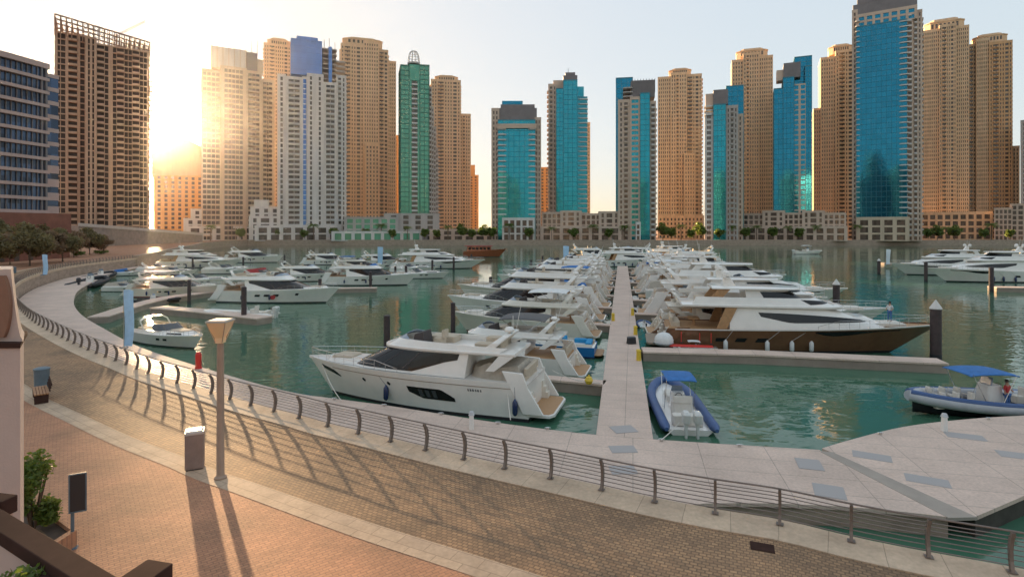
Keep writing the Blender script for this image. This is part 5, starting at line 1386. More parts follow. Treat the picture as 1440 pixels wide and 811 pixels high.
for i, (s, k, sc, d, sw) in enumerate(left_row):
    a = PP(s, 3.0 + rnd.uniform(0, .7)); rz = math.atan2(PN.y, PN.x) - R(3) + R(rnd.uniform(-1.5, 1.5))
    spawn(PRO[k], f'{d}, {ordinal(i + 4)} boat left of the central pier', BG1, a, rz, sc*1.1, {p: M[m] for p, m in sw.items()})
by = big_yacht('motor_yacht', 'long brown hulled yacht with white decks beside the finger pier at right', 23.4, 5.8, 'bronze', group=BG2)
place(by, (14.6, 54.6), (36.0, 50.2))
right_row = [
 (32.5, 'B', .95, 'cream flybridge yacht with a tan bimini', {'bimini': 'canvas_tan'}),
 (38.0, 'E', .86, 'long white yacht', {}),
 (45.0, 'A', 1.15, 'white flybridge yacht', {}),
 (51.2, 'C', 1.2, 'open white sports boat', {}),
 (56.2, 'E', .95, 'long white two decked yacht', {}),
 (63.6, 'D', 1.2, 'white motor boat with a grey cover', {}),
 (69.0, 'A', 1.2, 'white flybridge yacht with red sun pad', {'sun_pad': 'canvas_red'}),
 (75.4, 'B', 1.1, 'cream flybridge yacht with white bimini', {}),
 (81.4, 'E', .92, 'long white yacht', {}),
 (88.6, 'C', 1.25, 'white sports boat', {}),
 (94.0, 'A', 1.15, 'cream flybridge yacht', {'hull': 'gel2', 'cabin': 'gel2'}),
 (100.2, 'E', .85, 'long white yacht', {}),
 (107.2, 'A', 1.1, 'white flybridge yacht', {}),
 (113.4, 'D', 1.2, 'motor boat under a blue cover', {'cockpit_cover': 'canvas_blue'}),
 (118.6, 'B', 1.0, 'yacht close to the far end', {'hull': 'gel'}),
]
for i, (s, k, sc, d, sw) in enumerate(right_row):
    a = PP(s, -3.2 - rnd.uniform(0, .7) - (1.2 if k == 'E' else 0)); rz = math.atan2(-PN.y, -PN.x) + R(rnd.uniform(-1.5, 1.5))
    spawn(PRO[k], f'{d}, {ordinal(i + 2)} in line from the brown yacht', BG2, a, rz, sc*1.07, {p: M[m] for p, m in sw.items()})
# two small craft between the pier and the brown yacht's stern
o = spawn(prF, 'small open boat with cream top between the central pier and the brown yacht', BG2, PP(23.8, -4.6), R(-10), .42)
recolor(o, {'bimini': M['canvas_white']})
# little tenders and dinghies at the pier's edges
TG = 'tenders tied along the central pier'
pr_t = rib('tender', '', 3.4, 1.6, 'ribgrey', 'gel', engines=1, seats=False, group=TG, enginem='engined', cat='tender')
for i, (s_, d_, rz_, sc_, m_) in enumerate(((33.5, 2.6, 80, 1.0, 'ribgrey'), (43.0, 2.5, 100, 1.1, 'rubber'), (54, 2.5, 80, 1.1, 'ribgrey'), (66, 2.4, 95, 1.1, 'rubber'), (80, 2.5, 80, 1.1, 'gel'), (96, 2.5, 90, 1.1, 'ribgrey'),
        (36, -2.5, 85, 1.1, 'ribnavy'), (48, -2.6, 100, 1.2, 'rubber'), (60, -2.5, 90, 1.1, 'gel'), (72, -2.5, 80, 1.1, 'rubber'), (90, -2.5, 95, 1.1, 'ribgrey'))):
    side = 'left' if d_ > 0 else 'right'; n_ = i + 1 if d_ > 0 else i - 5
    spawn(pr_t, f'small tender tied against the {side} edge of the central pier, {ordinal(n_)} from the near end', TG, PP(s_, d_), R(rz_), sc_, {'tube': M[m_]})
# the head of the central pier
EG = 'yachts across the far end of the central pier'
for i, (px, Y, k, sc, rz, d) in enumerate(((838, 168, 'E', .9, 0, 'white yacht left of the far end of the central pier'), (905, 176, 'E', .95, 0, 'white yacht straight across the far end of the central pier'),
        (800, 196, 'A', 1.1, 0, 'white yacht far out beyond the left row of the central pier'), (985, 186, 'E', .8, 180, 'white yacht at the far right end of the central pier'), (1010, 158, 'A', 1.2, 180, 'white flybridge yacht with bow toward the pier at its far right'),
        (866, 200, 'B', 1.0, 0, 'most distant cream yacht behind the end of the central pier'), (920, 205, 'A', 1.1, 180, 'most distant white yacht behind the end of the central pier'))):
    spawn(PRO[k], d, EG, (PX(px, Y), Y), R(rz), sc)
# --- the left bay
def lb(k, label, stern, bow, L0, swap=None):
    d = math.hypot(bow[0]-stern[0], bow[1]-stern[1]); o = spawn(PRO[k], label, BG3, stern, math.atan2(bow[1]-stern[1], bow[0]-stern[0]), d / L0, swap); o.scale.z *= .86; return o
lb('A', 'large white motor yacht with a red ring on its side in the left bay', (-44.0, 87.5), (-25.6, 84.6), 16.5)
lb('B', 'cream yacht whose stern shows left of the yacht with the red ring', (-62, 93.5), (-47, 93), 14.5)
lb('C', 'low white sports boat far back between the tall yacht and the long pale bow', (-76, 141), (-63, 140.5), 11.5)
lb('A', 'white yacht far back in line behind the yacht with the red ring', (-64, 176), (-48, 175.5), 16.5)
lb('C', 'white sports boat between the blue canopied yacht and the biggest yacht', (-31, 146), (-19, 145.5), 11.5)
lb('A', 'white yacht farthest back beyond the biggest yacht of the left bay', (-30, 182), (-14, 181.5), 16.5)
lb('D', 'small grey covered boat inside the bent pier at left', (-72, 101), (-63.5, 100.5), 10.5)
lb('C', 'low white sports boat between the yacht with the red ring and the far yachts', (-66, 112), (-54, 111.5), 11.5)
lb('A', 'white yacht half hidden behind the yacht with blue side cover', (-50, 121), (-35, 120), 16.5)
lb('D', 'grey covered motor boat beside the small white yacht at far left', (-86, 138), (-76, 137.5), 10.5)
lb('A', 'white yacht behind the yacht with a blue canopy, its bow to the right', (-46, 172), (-30, 171.5), 16.5)
lb('C', 'small white yacht at the far left end of the bay beneath the tall yacht', wl(192, 383), wl(262, 381), 11.5)
lb('E', 'tall white yacht lying farthest left with its bow to the right', (-101, 164), (-77, 163), 25)
lb('A', 'white yacht with long pale bow behind the big yachts at far left', (-94, 188), (-75.5, 188), 16.5)
lb('D', 'red covered motor boat behind the big white yacht at left', (-60, 128), (-49, 127), 10.5, {'cockpit_cover': M['canvas_red']})
lb('A', 'white yacht with blue side cover in the middle of the left bay', (-36.5, 113), (-18.5, 111.5), 16.5, {'fly_screen': M['canvas_blue']})
lb('B', 'white yacht with a blue canopy moored beyond the other yachts of the left bay', (-47, 150), (-33, 150), 14.5, {'bimini': M['canvas_blue'], 'hull': M['gel']})
lb('E', 'biggest white yacht of the left bay, rightmost with its bow toward open water', (-33, 160), (-7.5, 158.5), 25)
lb('C', 'low white boat lying before the biggest yacht of the left bay', (-26, 128), (-14, 127), 11.5)
sb = sport_boat('motor_boat', 'white open speedboat next to the boardwalk in the sun glitter', 9.8, 3.4, cat='motor boat', group=BG3, arch=True, cush='cush')
place(sb, (-36.4, 56.8), (-28.0, 51.5))
wb = rib('inflatable_boat', 'white inflatable with outboards beside the crossing pier at left', 9.0, 2.8, 'gel', engines=2, group=BG3)
place(wb, (-29.6, 70.5), (-38.6, 70.8))
db = rib('inflatable_boat', 'dark brown inflatable boat without canopy behind the blue flag', 7.6, 2.8, 'rubber', 'boot', engines=1, group=BG3, seats=False, enginem='engined')
place(db, (-56.6, 85), (-49.4, 84.6))
for i, (a, b_, lab) in enumerate((((112, 406), (146, 397), 'dark little boat tied nearest in the curve of the boardwalk'), ((128, 394), (160, 388), 'second little dark boat tied in the curve of the boardwalk'))):
    o = dup(db, label=lab); A_, B_ = wl(*a), wl(*b_); d = math.hypot(B_[0]-A_[0], B_[1]-A_[1]); o.scale = (d/7.6,)*3; o.location = (A_[0], A_[1], WATER); o.rotation_euler = (0, 0, math.atan2(B_[1]-A_[1], B_[0]-A_[0]))
bc = sport_boat('motor_boat', 'small boat under a bright blue cover at the far end of the boardwalk curve', 7.0, 2.6, cover='canvas_blue', group=BG3, arch=False)
place(bc, wl(158, 388), wl(192, 387)); 
# wooden boat with red brown house
dh = thing('wooden_boat', 'varnished red brown wooden boat behind the biggest yacht of the left bay', 'boat', (PX(652, 226), 226, WATER), 0)
H = Hull(17, 4.8, 2.2, 3.2, rake=.16, full=.4); M['varnish'] = mat('varnished_wood', (.26, .075, .03), .35, var=.2, scale=3)
H.build(dh, M['varnish'], M['boot'], M['teak']); q = MB(); q.tbox(6.2, 0, 2.2, 4.2, 10, 3.2, 9.4, 3.0, .3); q.build('deckhouse', M['varnish'], dh)
for sg in (1, -1):
    for i in range(6): MB().box(2.0+i*1.5, 3.0+i*1.5, sg*1.57-.05, sg*1.57+.05, 2.9, 3.7).build('window', M['tint'], dh)
q = MB(); q.tbox(6.0, 0, 4.2, 4.35, 11, 3.8, 11, 3.8, .3); q.build('roof', M['canvas_red'], dh)
# --- right hand side
RG = 'yachts moored at the right edge'
spawn(prE, 'white yacht in front at the right edge with its bow toward the left', RG, (112.5, 119), R(180), 1.04)
spawn(prE, 'white yacht behind at the right edge with its bow reaching farther left', RG, (115.5, 137), R(180), .98)
spawn(prA, 'white yacht whose flybridge shows at the right edge behind two others', RG, (137, 152), R(180), 1.1)
o = spawn(prF, 'lone small white boat under way far out on the open water', None, (124, 250), R(0), 1.45); o['group'] = ''
del o['group']
recolor(o, {'bimini': M['canvas_white']})
# --- the two inflatables near the platform
r1 = rib('inflatable_boat', 'blue tubed inflatable with a blue canopy tied beside the pier foot', 9.0, 3.1, 'ribnavy', 'gel', top='canvas_blue', engines=2)
place(r1, (9.5, 30.3), (10.4, 39.4))
r2 = rib('inflatable_boat', 'big grey and navy tour inflatable with many seats behind the wide platform', 12.0, 3.7, 'ribgrey', 'boot', top='canvas_blue', engines=2, stripe='ribnavy', seats=False, cx=5.0, topx=(4.4, 6.5), topz=1.6)
place(r2, (35.2, 33.9), (22.9, 34.0))
for i, x in enumerate((1.3, 2.3, 3.3, 4.3, 8.2, 9.1, 9.9)):
    for y in (-.55, .55):
        q = MB(); cushion(q, x, x+.5, y-.25, y+.25, .5, .95); cushion(q, x-.08, x+.1, y-.25, y+.25, .95, 1.45); q.tube([(x+.4, y-.2, .9), (x+.4, y-.2, 1.35), (x+.4, y+.2, 1.35), (x+.4, y+.2, .9)], .02, 5); q.build('seat', M['cushw'], r2)

# ---------------------------------------------------------------- people (skin modifier bodies)
def person(label, loc, rz, shirt, trousers, arm_l, arm_r, height=1.74):
    t = thing('person', label, 'person', loc, rz); s = height / 1.74
    J = {'pel': (0, 0, .95), 'wai': (0, .0, 1.10), 'che': (0, .02, 1.32), 'nec': (0, .02, 1.48), 'hd0': (0, .01, 1.57), 'hd1': (0, -.01, 1.69), 'shl': (.18, .02, 1.42), 'shr': (-.18, .02, 1.42),
         'hpl': (.09, 0, .90), 'hpr': (-.09, 0, .90), 'knl': (.11, -.03, .49), 'knr': (-.11, -.03, .49), 'anl': (.12, .02, .09), 'anr': (-.12, .02, .09), 'tol': (.13, -.15, .04), 'tor': (-.13, -.15, .04)}
    J['ell'], J['hal'] = arm_l; J['elr'], J['har'] = arm_r
    E = [('pel','wai'),('wai','che'),('che','nec'),('nec','hd0'),('hd0','hd1'),('che','shl'),('che','shr'),('shl','ell'),('ell','hal'),('shr','elr'),('elr','har'),('pel','hpl'),('pel','hpr'),('hpl','knl'),('knl','anl'),('anl','tol'),('hpr','knr'),('knr','anr'),('anr','tor')]
    Rr = {'pel': .13, 'wai': .12, 'che': .135, 'nec': .055, 'hd0': .085, 'hd1': .085, 'shl': .065, 'shr': .065, 'ell': .042, 'elr': .042, 'hal': .035, 'har': .035, 'hpl': .085, 'hpr': .085, 'knl': .055, 'knr': .055, 'anl': .04, 'anr': .04, 'tol': .035, 'tor': .035}
    def skinned(name, keys, grow, m):
        ks = [k for k in J if k in keys]; ix = {k: i for i, k in enumerate(ks)}
        me = bpy.data.meshes.new(name); me.from_pydata([Vector(J[k])*s for k in ks], [(ix[a], ix[b]) for a, b in E if a in ix and b in ix], [])
        o = bpy.data.objects.new(name, me); COL.objects.link(o); o.parent = t; KIDS.setdefault(t.name, []).append(o)
        sk = o.modifiers.new('skin', 'SKIN'); sk.use_smooth_shade = True
        for k in ks:
            r = Rr[k]*s*grow; me.skin_vertices[0].data[ix[k]].radius = (r, r * (.72 if k in ('pel', 'wai', 'che') else 1))
        me.skin_vertices[0].data[0].use_root = True
        o.modifiers.new('sub', 'SUBSURF').levels = 1; o.modifiers['sub'].render_levels = 2; me.materials.append(m); return o
    skinned('body', set(J), 1.0, M['skin'])
    skinned('shirt', {'wai', 'che', 'shl', 'shr', 'ell', 'elr', 'pel'}, 1.13, M[shirt])
    skinned('trousers', {'pel', 'hpl', 'hpr', 'knl', 'knr', 'anl', 'anr'}, 1.16, M[trousers])
    MB().lathe([(.01, 1.80*s), (.07*s, 1.785*s), (.10*s, 1.72*s), (.098*s, 1.64*s), (.08*s, 1.62*s)], 14, (0, .02)).build('hair', M['hair'], t, smooth=True)
    return t
pr = r2.location
person('person in a red top and blue trousers standing in the tour inflatable', (28.9, 33.2, WATER+.45), R(20), 'shirt_red', 'trousers_blue', ((.26, -.02, 1.18), (.16, -.24, 1.10)), ((-.26, 0, 1.16), (-.24, -.05, .92)))
person('person in white top and blue trousers on the bow of the brown yacht', (33.6, 50.6, WATER+2.78), R(-60), 'shirt_white', 'trousers_blue', ((.27, 0, 1.17), (.22, -.2, 1.0)), ((-.27, 0, 1.17), (-.25, -.1, .93)))

# ================================================================ PILES, FLAGS, PIER FURNITURE
def pile(label, px, py, h, r=.28, cap=False, group='mooring piles', proto={}):
    p = P(px, py, WATER); key = (cap,)
    if key not in proto:
        t = thing('mooring_pile', label, 'pile', p, 0, group)
        MB().lathe([(.28, -3), (.28, 3.3)], 16).build('shaft', M['pile'], t, smooth=True)
        MB().lathe([(.285, -.3), (.29, .35)], 16).build('wet_band', M['boot'], t, smooth=True)
        if cap: MB().lathe([(.31, 3.3), (.31, 3.36), (.02, 3.9)], 16).build('cone_cap', M['pilecap'], t)
        else: MB().lathe([(.295, 3.3), (.295, 3.36), (.2, 3.42), (.02, 3.43)], 16).build('flat_cap', M['pile'], t)
        proto[key] = t
    else: t = dup(proto[key], p, None, label); t['group'] = group
    t.scale = (r/.28, r/.28, h/3.3); return t
pile('thick dark pile with a white cone cap ending the brown yacht finger pier', 1316, 505, 4.25, .42, True)
pile('white capped pile behind the bow of the brown yacht', 1176, 445, 4.0, .40, True)
pile('pale capped pile at the bow of the farther yacht at the right edge', 1236, 386, 3.3, .38, True)
for i, (px, py, h, r, d) in enumerate(((544, 500, 3.4, .28, 'dark pile just behind the foredeck of the nearest white yacht'), (637, 470, 3.2, .24, 'dark pile behind the grey bimini'), (450, 425, 3.4, .25, 'dark pile at the bow of the big white yacht at left'),
      (266, 427, 3.4, .25, 'dark pile with a blue ring on the bent pier at left'), (343, 452, 4.0, .30, 'thick dark pile at the end of the crossing pier at left'), (342, 378, 3.2, .26, 'dark pile behind the stern of the big white yacht at left'), (271, 379, 3.2, .26, 'dark pile before the tall yacht at far left'),
      (521, 409, 3.3, .26, 'dark pile in front of the yacht with blue side cover'), (571, 400, 3.6, .26, 'dark pile at the bow of the yacht with blue side cover'), (608, 386, 3.4, .26, 'dark pile between two yachts right of the left bay'), (638, 380, 3.4, .28, 'dark pile before the biggest yacht of the left bay'), (663, 374, 3.4, .28, 'dark pile near the bow of the biggest yacht of the left bay'),
      (690, 418, 3.2, .28, 'dark pile at the bow of a yacht left of the central pier'), (723, 395, 3.2, .28, 'second dark pile going out along the bows left of the central pier'), (747, 384, 3.2, .28, 'third dark pile going out along the bows left of the central pier'), (763, 376, 3.2, .28, 'fourth dark pile going out along the bows left of the central pier'),
      (1302, 396, 4.0, .33, 'dark pile at the bow of the front yacht at the right edge'), (1394, 411, 4.2, .36, 'dark pile with a pale top beside the pier end at the right edge'), (556, 397, 3.2, .24, 'thin dark pile among the yachts of the left bay'), (400, 372, 3.0, .26, 'dark pile beyond the long pale bow at far left'))):
    pile(d, px, py, h, r)
def feather_flag(px, py, h, w, label, m='flag', zb=DECK, group='upright banner flags', lean=.0):
    p = P(px, py, zb); t = thing('banner_flag', label, 'flag', p, 0, group)
    MB().tube([(0, 0, 0), (0, 0, h*.97)], .03, 6).build('pole', M['chrome'], t)
    q = MB(); rs = []; n = 14
    for i in range(n + 1):
        v = i/n; x0 = .05 + lean*v; wv = w * (1 + .25*v*v); y = .10*math.sin(v*5)
        rs.append([(x0 - .04, y, h*.03 + h*.97*v), (x0 + wv*.5 + .05*math.sin(6*v), y + .06*math.sin(v*7+1), h*.03 + h*.97*v), (x0 + wv + .06*math.sin(4*v), y - .05, h*.03 + h*.97*v - .1*v), (x0 + wv + .06*math.sin(4*v), y - .03, h*.03 + h*.97*v - .1*v), (x0 + wv*.5, y + .08, h*.03+h*.97*v), (x0 - .04, y + .02, h*.03+h*.97*v)])
    q.rings(rs).build('cloth', M[m], t, smooth=True)
    MB().tbox(0, 0, 0, .12, .6, .6, .4, .4, .05).build('base', M['slate'], t); return t
feather_flag(174, 489, 5.0, .70, 'tall pale blue banner flag on the curved boardwalk', lean=.05)
feather_flag(60, 387, 3.6, .75, 'pale blue banner flag beyond the railing at the far left', zb=0)
feather_flag(531, 372, 5.2, 1.3, 'pale blue banner flag between yachts of the left bay', zb=WATER+.6)
feather_flag(792, 378, 6.0, 1.2, 'light blue banner flag beyond the bows left of the central pier', zb=WATER+.6)
feather_flag(1246, 372, 4.4, 1.0, 'white banner flag at the bows of the yachts at the right edge', 'flagw', zb=WATER+.8)
for px, py, lab in ((531, 372, 'small float under the banner flag in the left bay'), (792, 378, 'small float under the banner flag left of the central pier'), (1246, 372, 'small float under the white banner flag at right')):
    p = P(px, py, WATER); o = MB().tbox(0, 0, -.4, .62, 2.4, 2.4, 2.3, 2.3, .2).build('pontoon', M['conc2']); o.location = (p.x, p.y, WATER); setprops(o, lab, 'pontoon')
def pedestal(px, py, label):
    t = thing('service_pedestal', label, 'pedestal', P(px, py, DECK), 0, 'service pedestals on the boardwalk')
    MB().tbox(0, 0, 0, .72, .26, .24, .22, .20, .03).build('column', M['gel'], t); MB().tbox(0, 0, .72, .90, .30, .28, .20, .18, .05).build('head', M['gel3'], t); return t
pedestal(663, 603, 'white service pedestal on the boardwalk beside the nearest yacht')
pedestal(1328, 606, 'white service pedestal on the wide platform')
for i, (s, d, lab) in enumerate(((16.5, -1.15, 'yellow service box on the pier edge nearest the red mat'), (27.5, -1.15, 'yellow service box on the right pier edge beside the brown yacht stern'), (40, -1.1, 'yellow service box on the right pier edge beyond the brown yacht'), (35.5, 1.1, 'yellow service box on the left edge of the central pier'))):
    p = PP(s, d); t = thing('service_box', lab, 'service box', (p.x, p.y, DECK), 0, 'yellow service boxes on the central pier')
    MB().tbox(0, 0, 0, .75, .34, .34, .30, .30, .04).build('body', M['yellow'], t); MB().tbox(0, 0, .75, .86, .40, .40, .24, .24, .05).build('lid', M['yellow'], t)
p = PP(23.0, -.7); t = thing('black_bag', 'dark box standing on the central pier near the brown yacht', 'box', (p.x, p.y, DECK), .2); MB().tbox(0, 0, 0, .55, .8, .6, .7, .5, .08).build('body', M['rubber'], t, bevel=.04); t.name = 'storage_box'
MB().tbox(0, 0, .55, .62, .78, .58, .6, .45, .08).build('lid', M['engined'], t)
p = P(828, 541, DECK); t = thing('buoy', 'yellow round buoy on the short finger pier behind the nearest yacht', 'buoy', (p.x, p.y, DECK+.30)); MB().lathe([(.02, -.28), (.18, -.22), (.28, 0), (.18, .22), (.05, .28), (.05, .36)], 14).build('ball', M['yellow'], t, smooth=True)
a = P(941, 486, DECK); b_ = P(1003, 488, DECK)
t = thing('red_mat', 'long bright red mat lying on the finger pier by the brown yacht', 'mat', (a.x, a.y, DECK+.003), math.atan2(b_.y-a.y, b_.x-a.x)); MB().tbox((b_-a).length/2, 0, 0, .10, (b_-a).length, .7, (b_-a).length-.1, .6, .1).build('mat', M['red'], t)
for i, (px, py) in enumerate(((958, 482), (984, 484), (1000, 484))):
    q = P(px, py, DECK); t = thing('barrier_post', f'thin orange post behind the red mat, {ordinal(i+1)} from the left', 'post', q, 0, 'orange posts on the finger pier'); MB().tube([(0, 0, 0), (0, 0, 1.0)], .035, 6).build('shaft', M['red'], t); MB().lathe([(.14, 0), (.14, .05), (.05, .08)], 10).build('foot', M['rubber'], t)
p = P(279, 518, DECK); t = thing('fire_point', 'red fire point post on the boardwalk beside the speedboat', 'fire post', p)
MB().tbox(0, 0, 0, .16, .42, .34, .38, .30, .05).build('foot', M['red'], t); MB().tbox(0, 0, .16, 1.05, .36, .30, .36, .30, .05).build('cabinet', M['red'], t, bevel=.02); MB().tbox(0, 0, 1.05, 1.22, .36, .30, .18, .14, .05).build('cap', M['red'], t)
p = P(331, 409, DECK); t = thing('fire_point', 'small red fire post on the bent pier beside the big white yacht', 'fire post', p)
MB().tbox(0, 0, 0, 1.1, .30, .30, .30, .30, .05).build('cabinet', M['red'], t); MB().tbox(0, 0, 1.1, 1.3, .34, .34, .2, .2, .05).build('cap', M['gel'], t)
# covered white tender on the stub of the finger pier
p = P(911, 470, DECK); _ct = t = thing('covered_tender', 'rounded white covered tender between the pier and the brown yacht stern', 'tender', (13.4, 50.2, DECK+.03), R(90))
_ct.scale = (.8, .8, .8); MB().lathe([(.85, 0), (1.0, .25), (1.02, .55), (.9, .9), (.6, 1.2), (.2, 1.33), (.02, 1.34)], 20).build('cover', M['canvas_white'], t, smooth=True); MB().lathe([(.88, .0), (1.05, .18), (1.05, .3), (.98, .32)], 20).build('rim', M['gel3'], t)

CG = 'mooring cleats along the boardwalk edge'
for i, (px, py) in enumerate(((470, 562), (540, 571), (620, 583), (700, 596), (770, 604), (930, 620), (1040, 628), (1238, 611), (1390, 590))):
    t = thing('mooring_cleat', f'small steel cleat at the water edge of the boardwalk, {ordinal(i+1)} from the left', 'cleat', P(px, py, DECK), R(0), CG)
    MB().tube([(-.16, 0, .10), (-.08, 0, .12), (.08, 0, .12), (.16, 0, .10)], [.015, .022, .022, .015], 6).build('horn', M['chrome'], t)
    MB().box(-.07, .07, -.03, .03, 0, .1).build('base', M['chrome'], t)
def rope(a, b_, label, sag=.5):
    a, b_ = Vector(a), Vector(b_); q = MB().tube([a.lerp(b_, i/10) - Vector((0, 0, sag*4*(i/10)*(1-i/10))) for i in range(11)], .025, 5).build('mooring_rope', M['cushw'], None, smooth=True); setprops(q, label, 'rope', 'mooring ropes'); return q
pa = P(660, 588, DECK+.1); rope((-.3, 33.4, WATER+2.0), pa + Vector((2.2, -.2, 0)), 'rope from the stern of the nearest yacht down to the boardwalk', .25)
rope((-13.0, 38.5, WATER+2.3), P(480, 563, DECK+.12), 'rope from the bow of the nearest yacht to the boardwalk', .3)
rope((2.6, 36.6, WATER+1.9), PP(9.2, 1.5) + Vector((0, 0, DECK+.05)), 'rope from the nearest yacht to the short finger pier', .2)
rope((14.2, 51.6, WATER+2.2), PP(23.4, -2.6) + Vector((0, 0, DECK+.05)), 'rope from the brown yacht stern to the finger pier', .2)
rope((9.0, 30.6, WATER+.6), P(930, 618, DECK+.12), 'rope from the blue tubed inflatable to the boardwalk', .05)
# ================================================================ PROMENADE FURNITURE
p = P(310, 672); t = thing('street_lamp', 'tall brown street lamp with a flared amber head on the pale stone band', 'street lamp', p)
MB().lathe([(.19, 0), (.19, .05), (.14, .09), (.12, .12), (.105, 4.35)], 20).build('post', M['lampost'], t, smooth=True)
q = MB(); 
def sq(w, z): return [(-w, -w, z), (w, -w, z), (w, w, z), (-w, w, z)]
q.rings([sq(.115, 4.35), sq(.12, 4.52), sq(.29, 4.98), sq(.30, 5.02)]); q.build('lamp_shade', M['lampglass'], t)
q = MB(); q.rings([sq(.32, 5.022), sq(.325, 5.05), sq(.325, 5.08), sq(.26, 5.10)]); q.build('cap', M['conc'], t)
q = MB()
for sx in (1, -1):
    for sy in (1, -1): q.tube([(sx*.10, sy*.10, 4.36), (sx*.305, sy*.305, 5.03)], .014, 5)
q.build('frame', M['lampost'], t)
p = P(274, 657); t = thing('litter_bin', 'square brown litter bin with its lit top painted pale beside the street lamp', 'bin', p, R(25))
MB().tbox(0, 0, .04, 1.18, .56, .56, .56, .56, .03).build('body', M['binmetal'], t, bevel=.015); MB().tbox(0, 0, 0, .04, .50, .50, .50, .50, .02).build('plinth', M['rubber'], t)
q = MB(); q.tbox(0, 0, 1.18, 1.26, .58, .58, .58, .58, .03); q.tbox(0, 0, 1.26, 1.29, .5, .5, .44, .44, .03); q.build('top', M['bintop'], t, bevel=.01)  # light falling on the bin's top is painted in by the paler material
for y in (-.284, .284): MB().box(-.20, .20, min(y, y*1.01), max(y, y*1.01), .10, 1.10).build('door', M['binmetal'], t)
p = P(102, 770); t = thing('sign_post', 'dark sign board on a short post standing on the brick paving', 'sign', p, R(28))
MB().tube([(0, 0, 0), (0, 0, 1.80)], .04, 10).build('post', M['slate'], t); MB().tbox(0, 0, 0, .03, .22, .22, .18, .18, .02).build('foot', M['slate'], t)
MB().tbox(.12, -.07, .92, 1.88, .36, .06, .36, .06, .008).build('panel', M['sign'], t, bevel=.008)
q = MB(); x0, x1, z0, z1 = -.065, .305, .915, 1.885; q.box(x0, x1, -.112, -.10, z0, z0+.03); q.box(x0, x1, -.112, -.10, z1-.03, z1); q.box(x0, x0+.03, -.112, -.10, z0+.03, z1-.03); q.box(x1-.03, x1, -.112, -.10, z0+.03, z1-.03); q.build('panel_frame', M['slate'], t)
# bench and bin near the wall
p = P(57, 562); t = thing('bench', 'dark bench with an orange wooden seat near the left wall', 'bench', p, R(-48))
q = MB()
for i in range(5): q.tbox(0, -.22+i*.11, .42, .47, 1.8, .09, 1.8, .09, .01)
q.build('seat', M['wood'], t)
for x in (-.75, .75): MB().tbox(x, 0, 0, .42, .14, .50, .14, .54, .02).build('leg', M['darkbrown'], t)
q = MB()
for i in range(3): q.tbox(0, .30+i*.03, .52+i*.13, .62+i*.13, 1.8, .04, 1.8, .04, .01)
q.build('backrest', M['darkbrown'], t)
p = P(47, 548); t = thing('litter_bin', 'blue grey litter bin just behind the bench at left', 'bin', p); t.location.y += .5
MB().lathe([(.26, 0), (.30, .03), (.32, .85), (.33, .9)], 18).build('body', M['slate'], t, smooth=True); MB().lathe([(.35, .9), (.35, .95), (.25, 1.0), (.02, 1.02)], 18).build('lid', M['slate'], t)
p = P(15, 384); t = thing('kiosk_bin', 'small dark bin on the promenade at the far left', 'bin', p); t.name = 'litter_bin'; MB().tbox(0, 0, 0, 1.1, 1.4, .9, 1.4, .9, .05).build('body', M['slate'], t); MB().tbox(0, 0, 1.1, 1.2, 1.5, 1.0, 1.3, .8, .05).build('lid', M['binmetal'], t)
p = P(1072, 769, .006); o = MB().box(-.28, .28, -.2, .2, 0, .012); o.box(-.24, .24, -.16, .16, .012, .016); o = o.build('manhole_cover', M['darkbrown']); o.location = p; o.rotation_euler = (0, 0, R(-20)); setprops(o, 'small dark manhole cover in the cobbles near the railing', 'manhole cover')

# the wall, stair parapets and planters at the left foreground
Yw = 9.0; wn_, wf_ = Vector((PX(28.5, Yw), Yw, 0)), Vector((PX(33.5, Yw + 1), Yw + 1, 0))
t = thing('garden_wall', 'tall pinkish wall with a dark cap at the left edge', 'wall', wn_)
rel = wf_ - wn_; zc = PZ(489, Yw)
def wpoly(e=0.0, back=3.0): return [(-back, -e), (e, -e), (rel.x + e, rel.y + e), (-back, rel.y + e)]
MB().prism(wpoly(), 0, zc).build('wall', M['plaster'], t)
MB().prism(wpoly(.035), zc, zc + .085).build('coping', M['darkbrown'], t, bevel=.01)
# upper pier with a sweeping edge and a rounded brown panel
rs = []
for i in range(15):
    u = i/14; z = zc + .086 + 1.15*u; x = -.02 - .20*u**.55
    rs.append([(-3, .08, z), (x, .08, z), (x + rel.x*.8, rel.y*.85, z), (-3, rel.y*.85, z)])
MB().rings(rs).build('upper_wall', M['plaster'], t)
rs = []
for i in range(17):
    u = i/16; z = zc + .16 + .98*u; w = .17*max(.0, math.sin(math.pi*(.06+u*.88)))**.5
    rs.append([(-1.2, .02, z), (-.36 + w, .02, z), (-.36 + w, .079, z), (-1.2, .079, z)])
MB().rings(rs).build('curved_panel', M['brown_curve'], t)
def beam(a, b_, w, h, name, label, m='darkbrown', wallm='plaster'):
    a, b_ = Vector(a), Vector(b_); d = b_-a; t = thing(name, label, 'parapet', (a.x, a.y, 0), math.atan2(d.y, d.x), 'parapets of the stair at lower left'); L_ = Vector((d.x, d.y)).length
    MB().tbox(L_/2, 0, a.z-h, a.z, L_, w, L_, w, .015).build('cap', M[m], t, bevel=.012); MB().box(.05, L_-.05, -w*.36, w*.36, 0, a.z-h).build('wall', M[wallm], t); return t
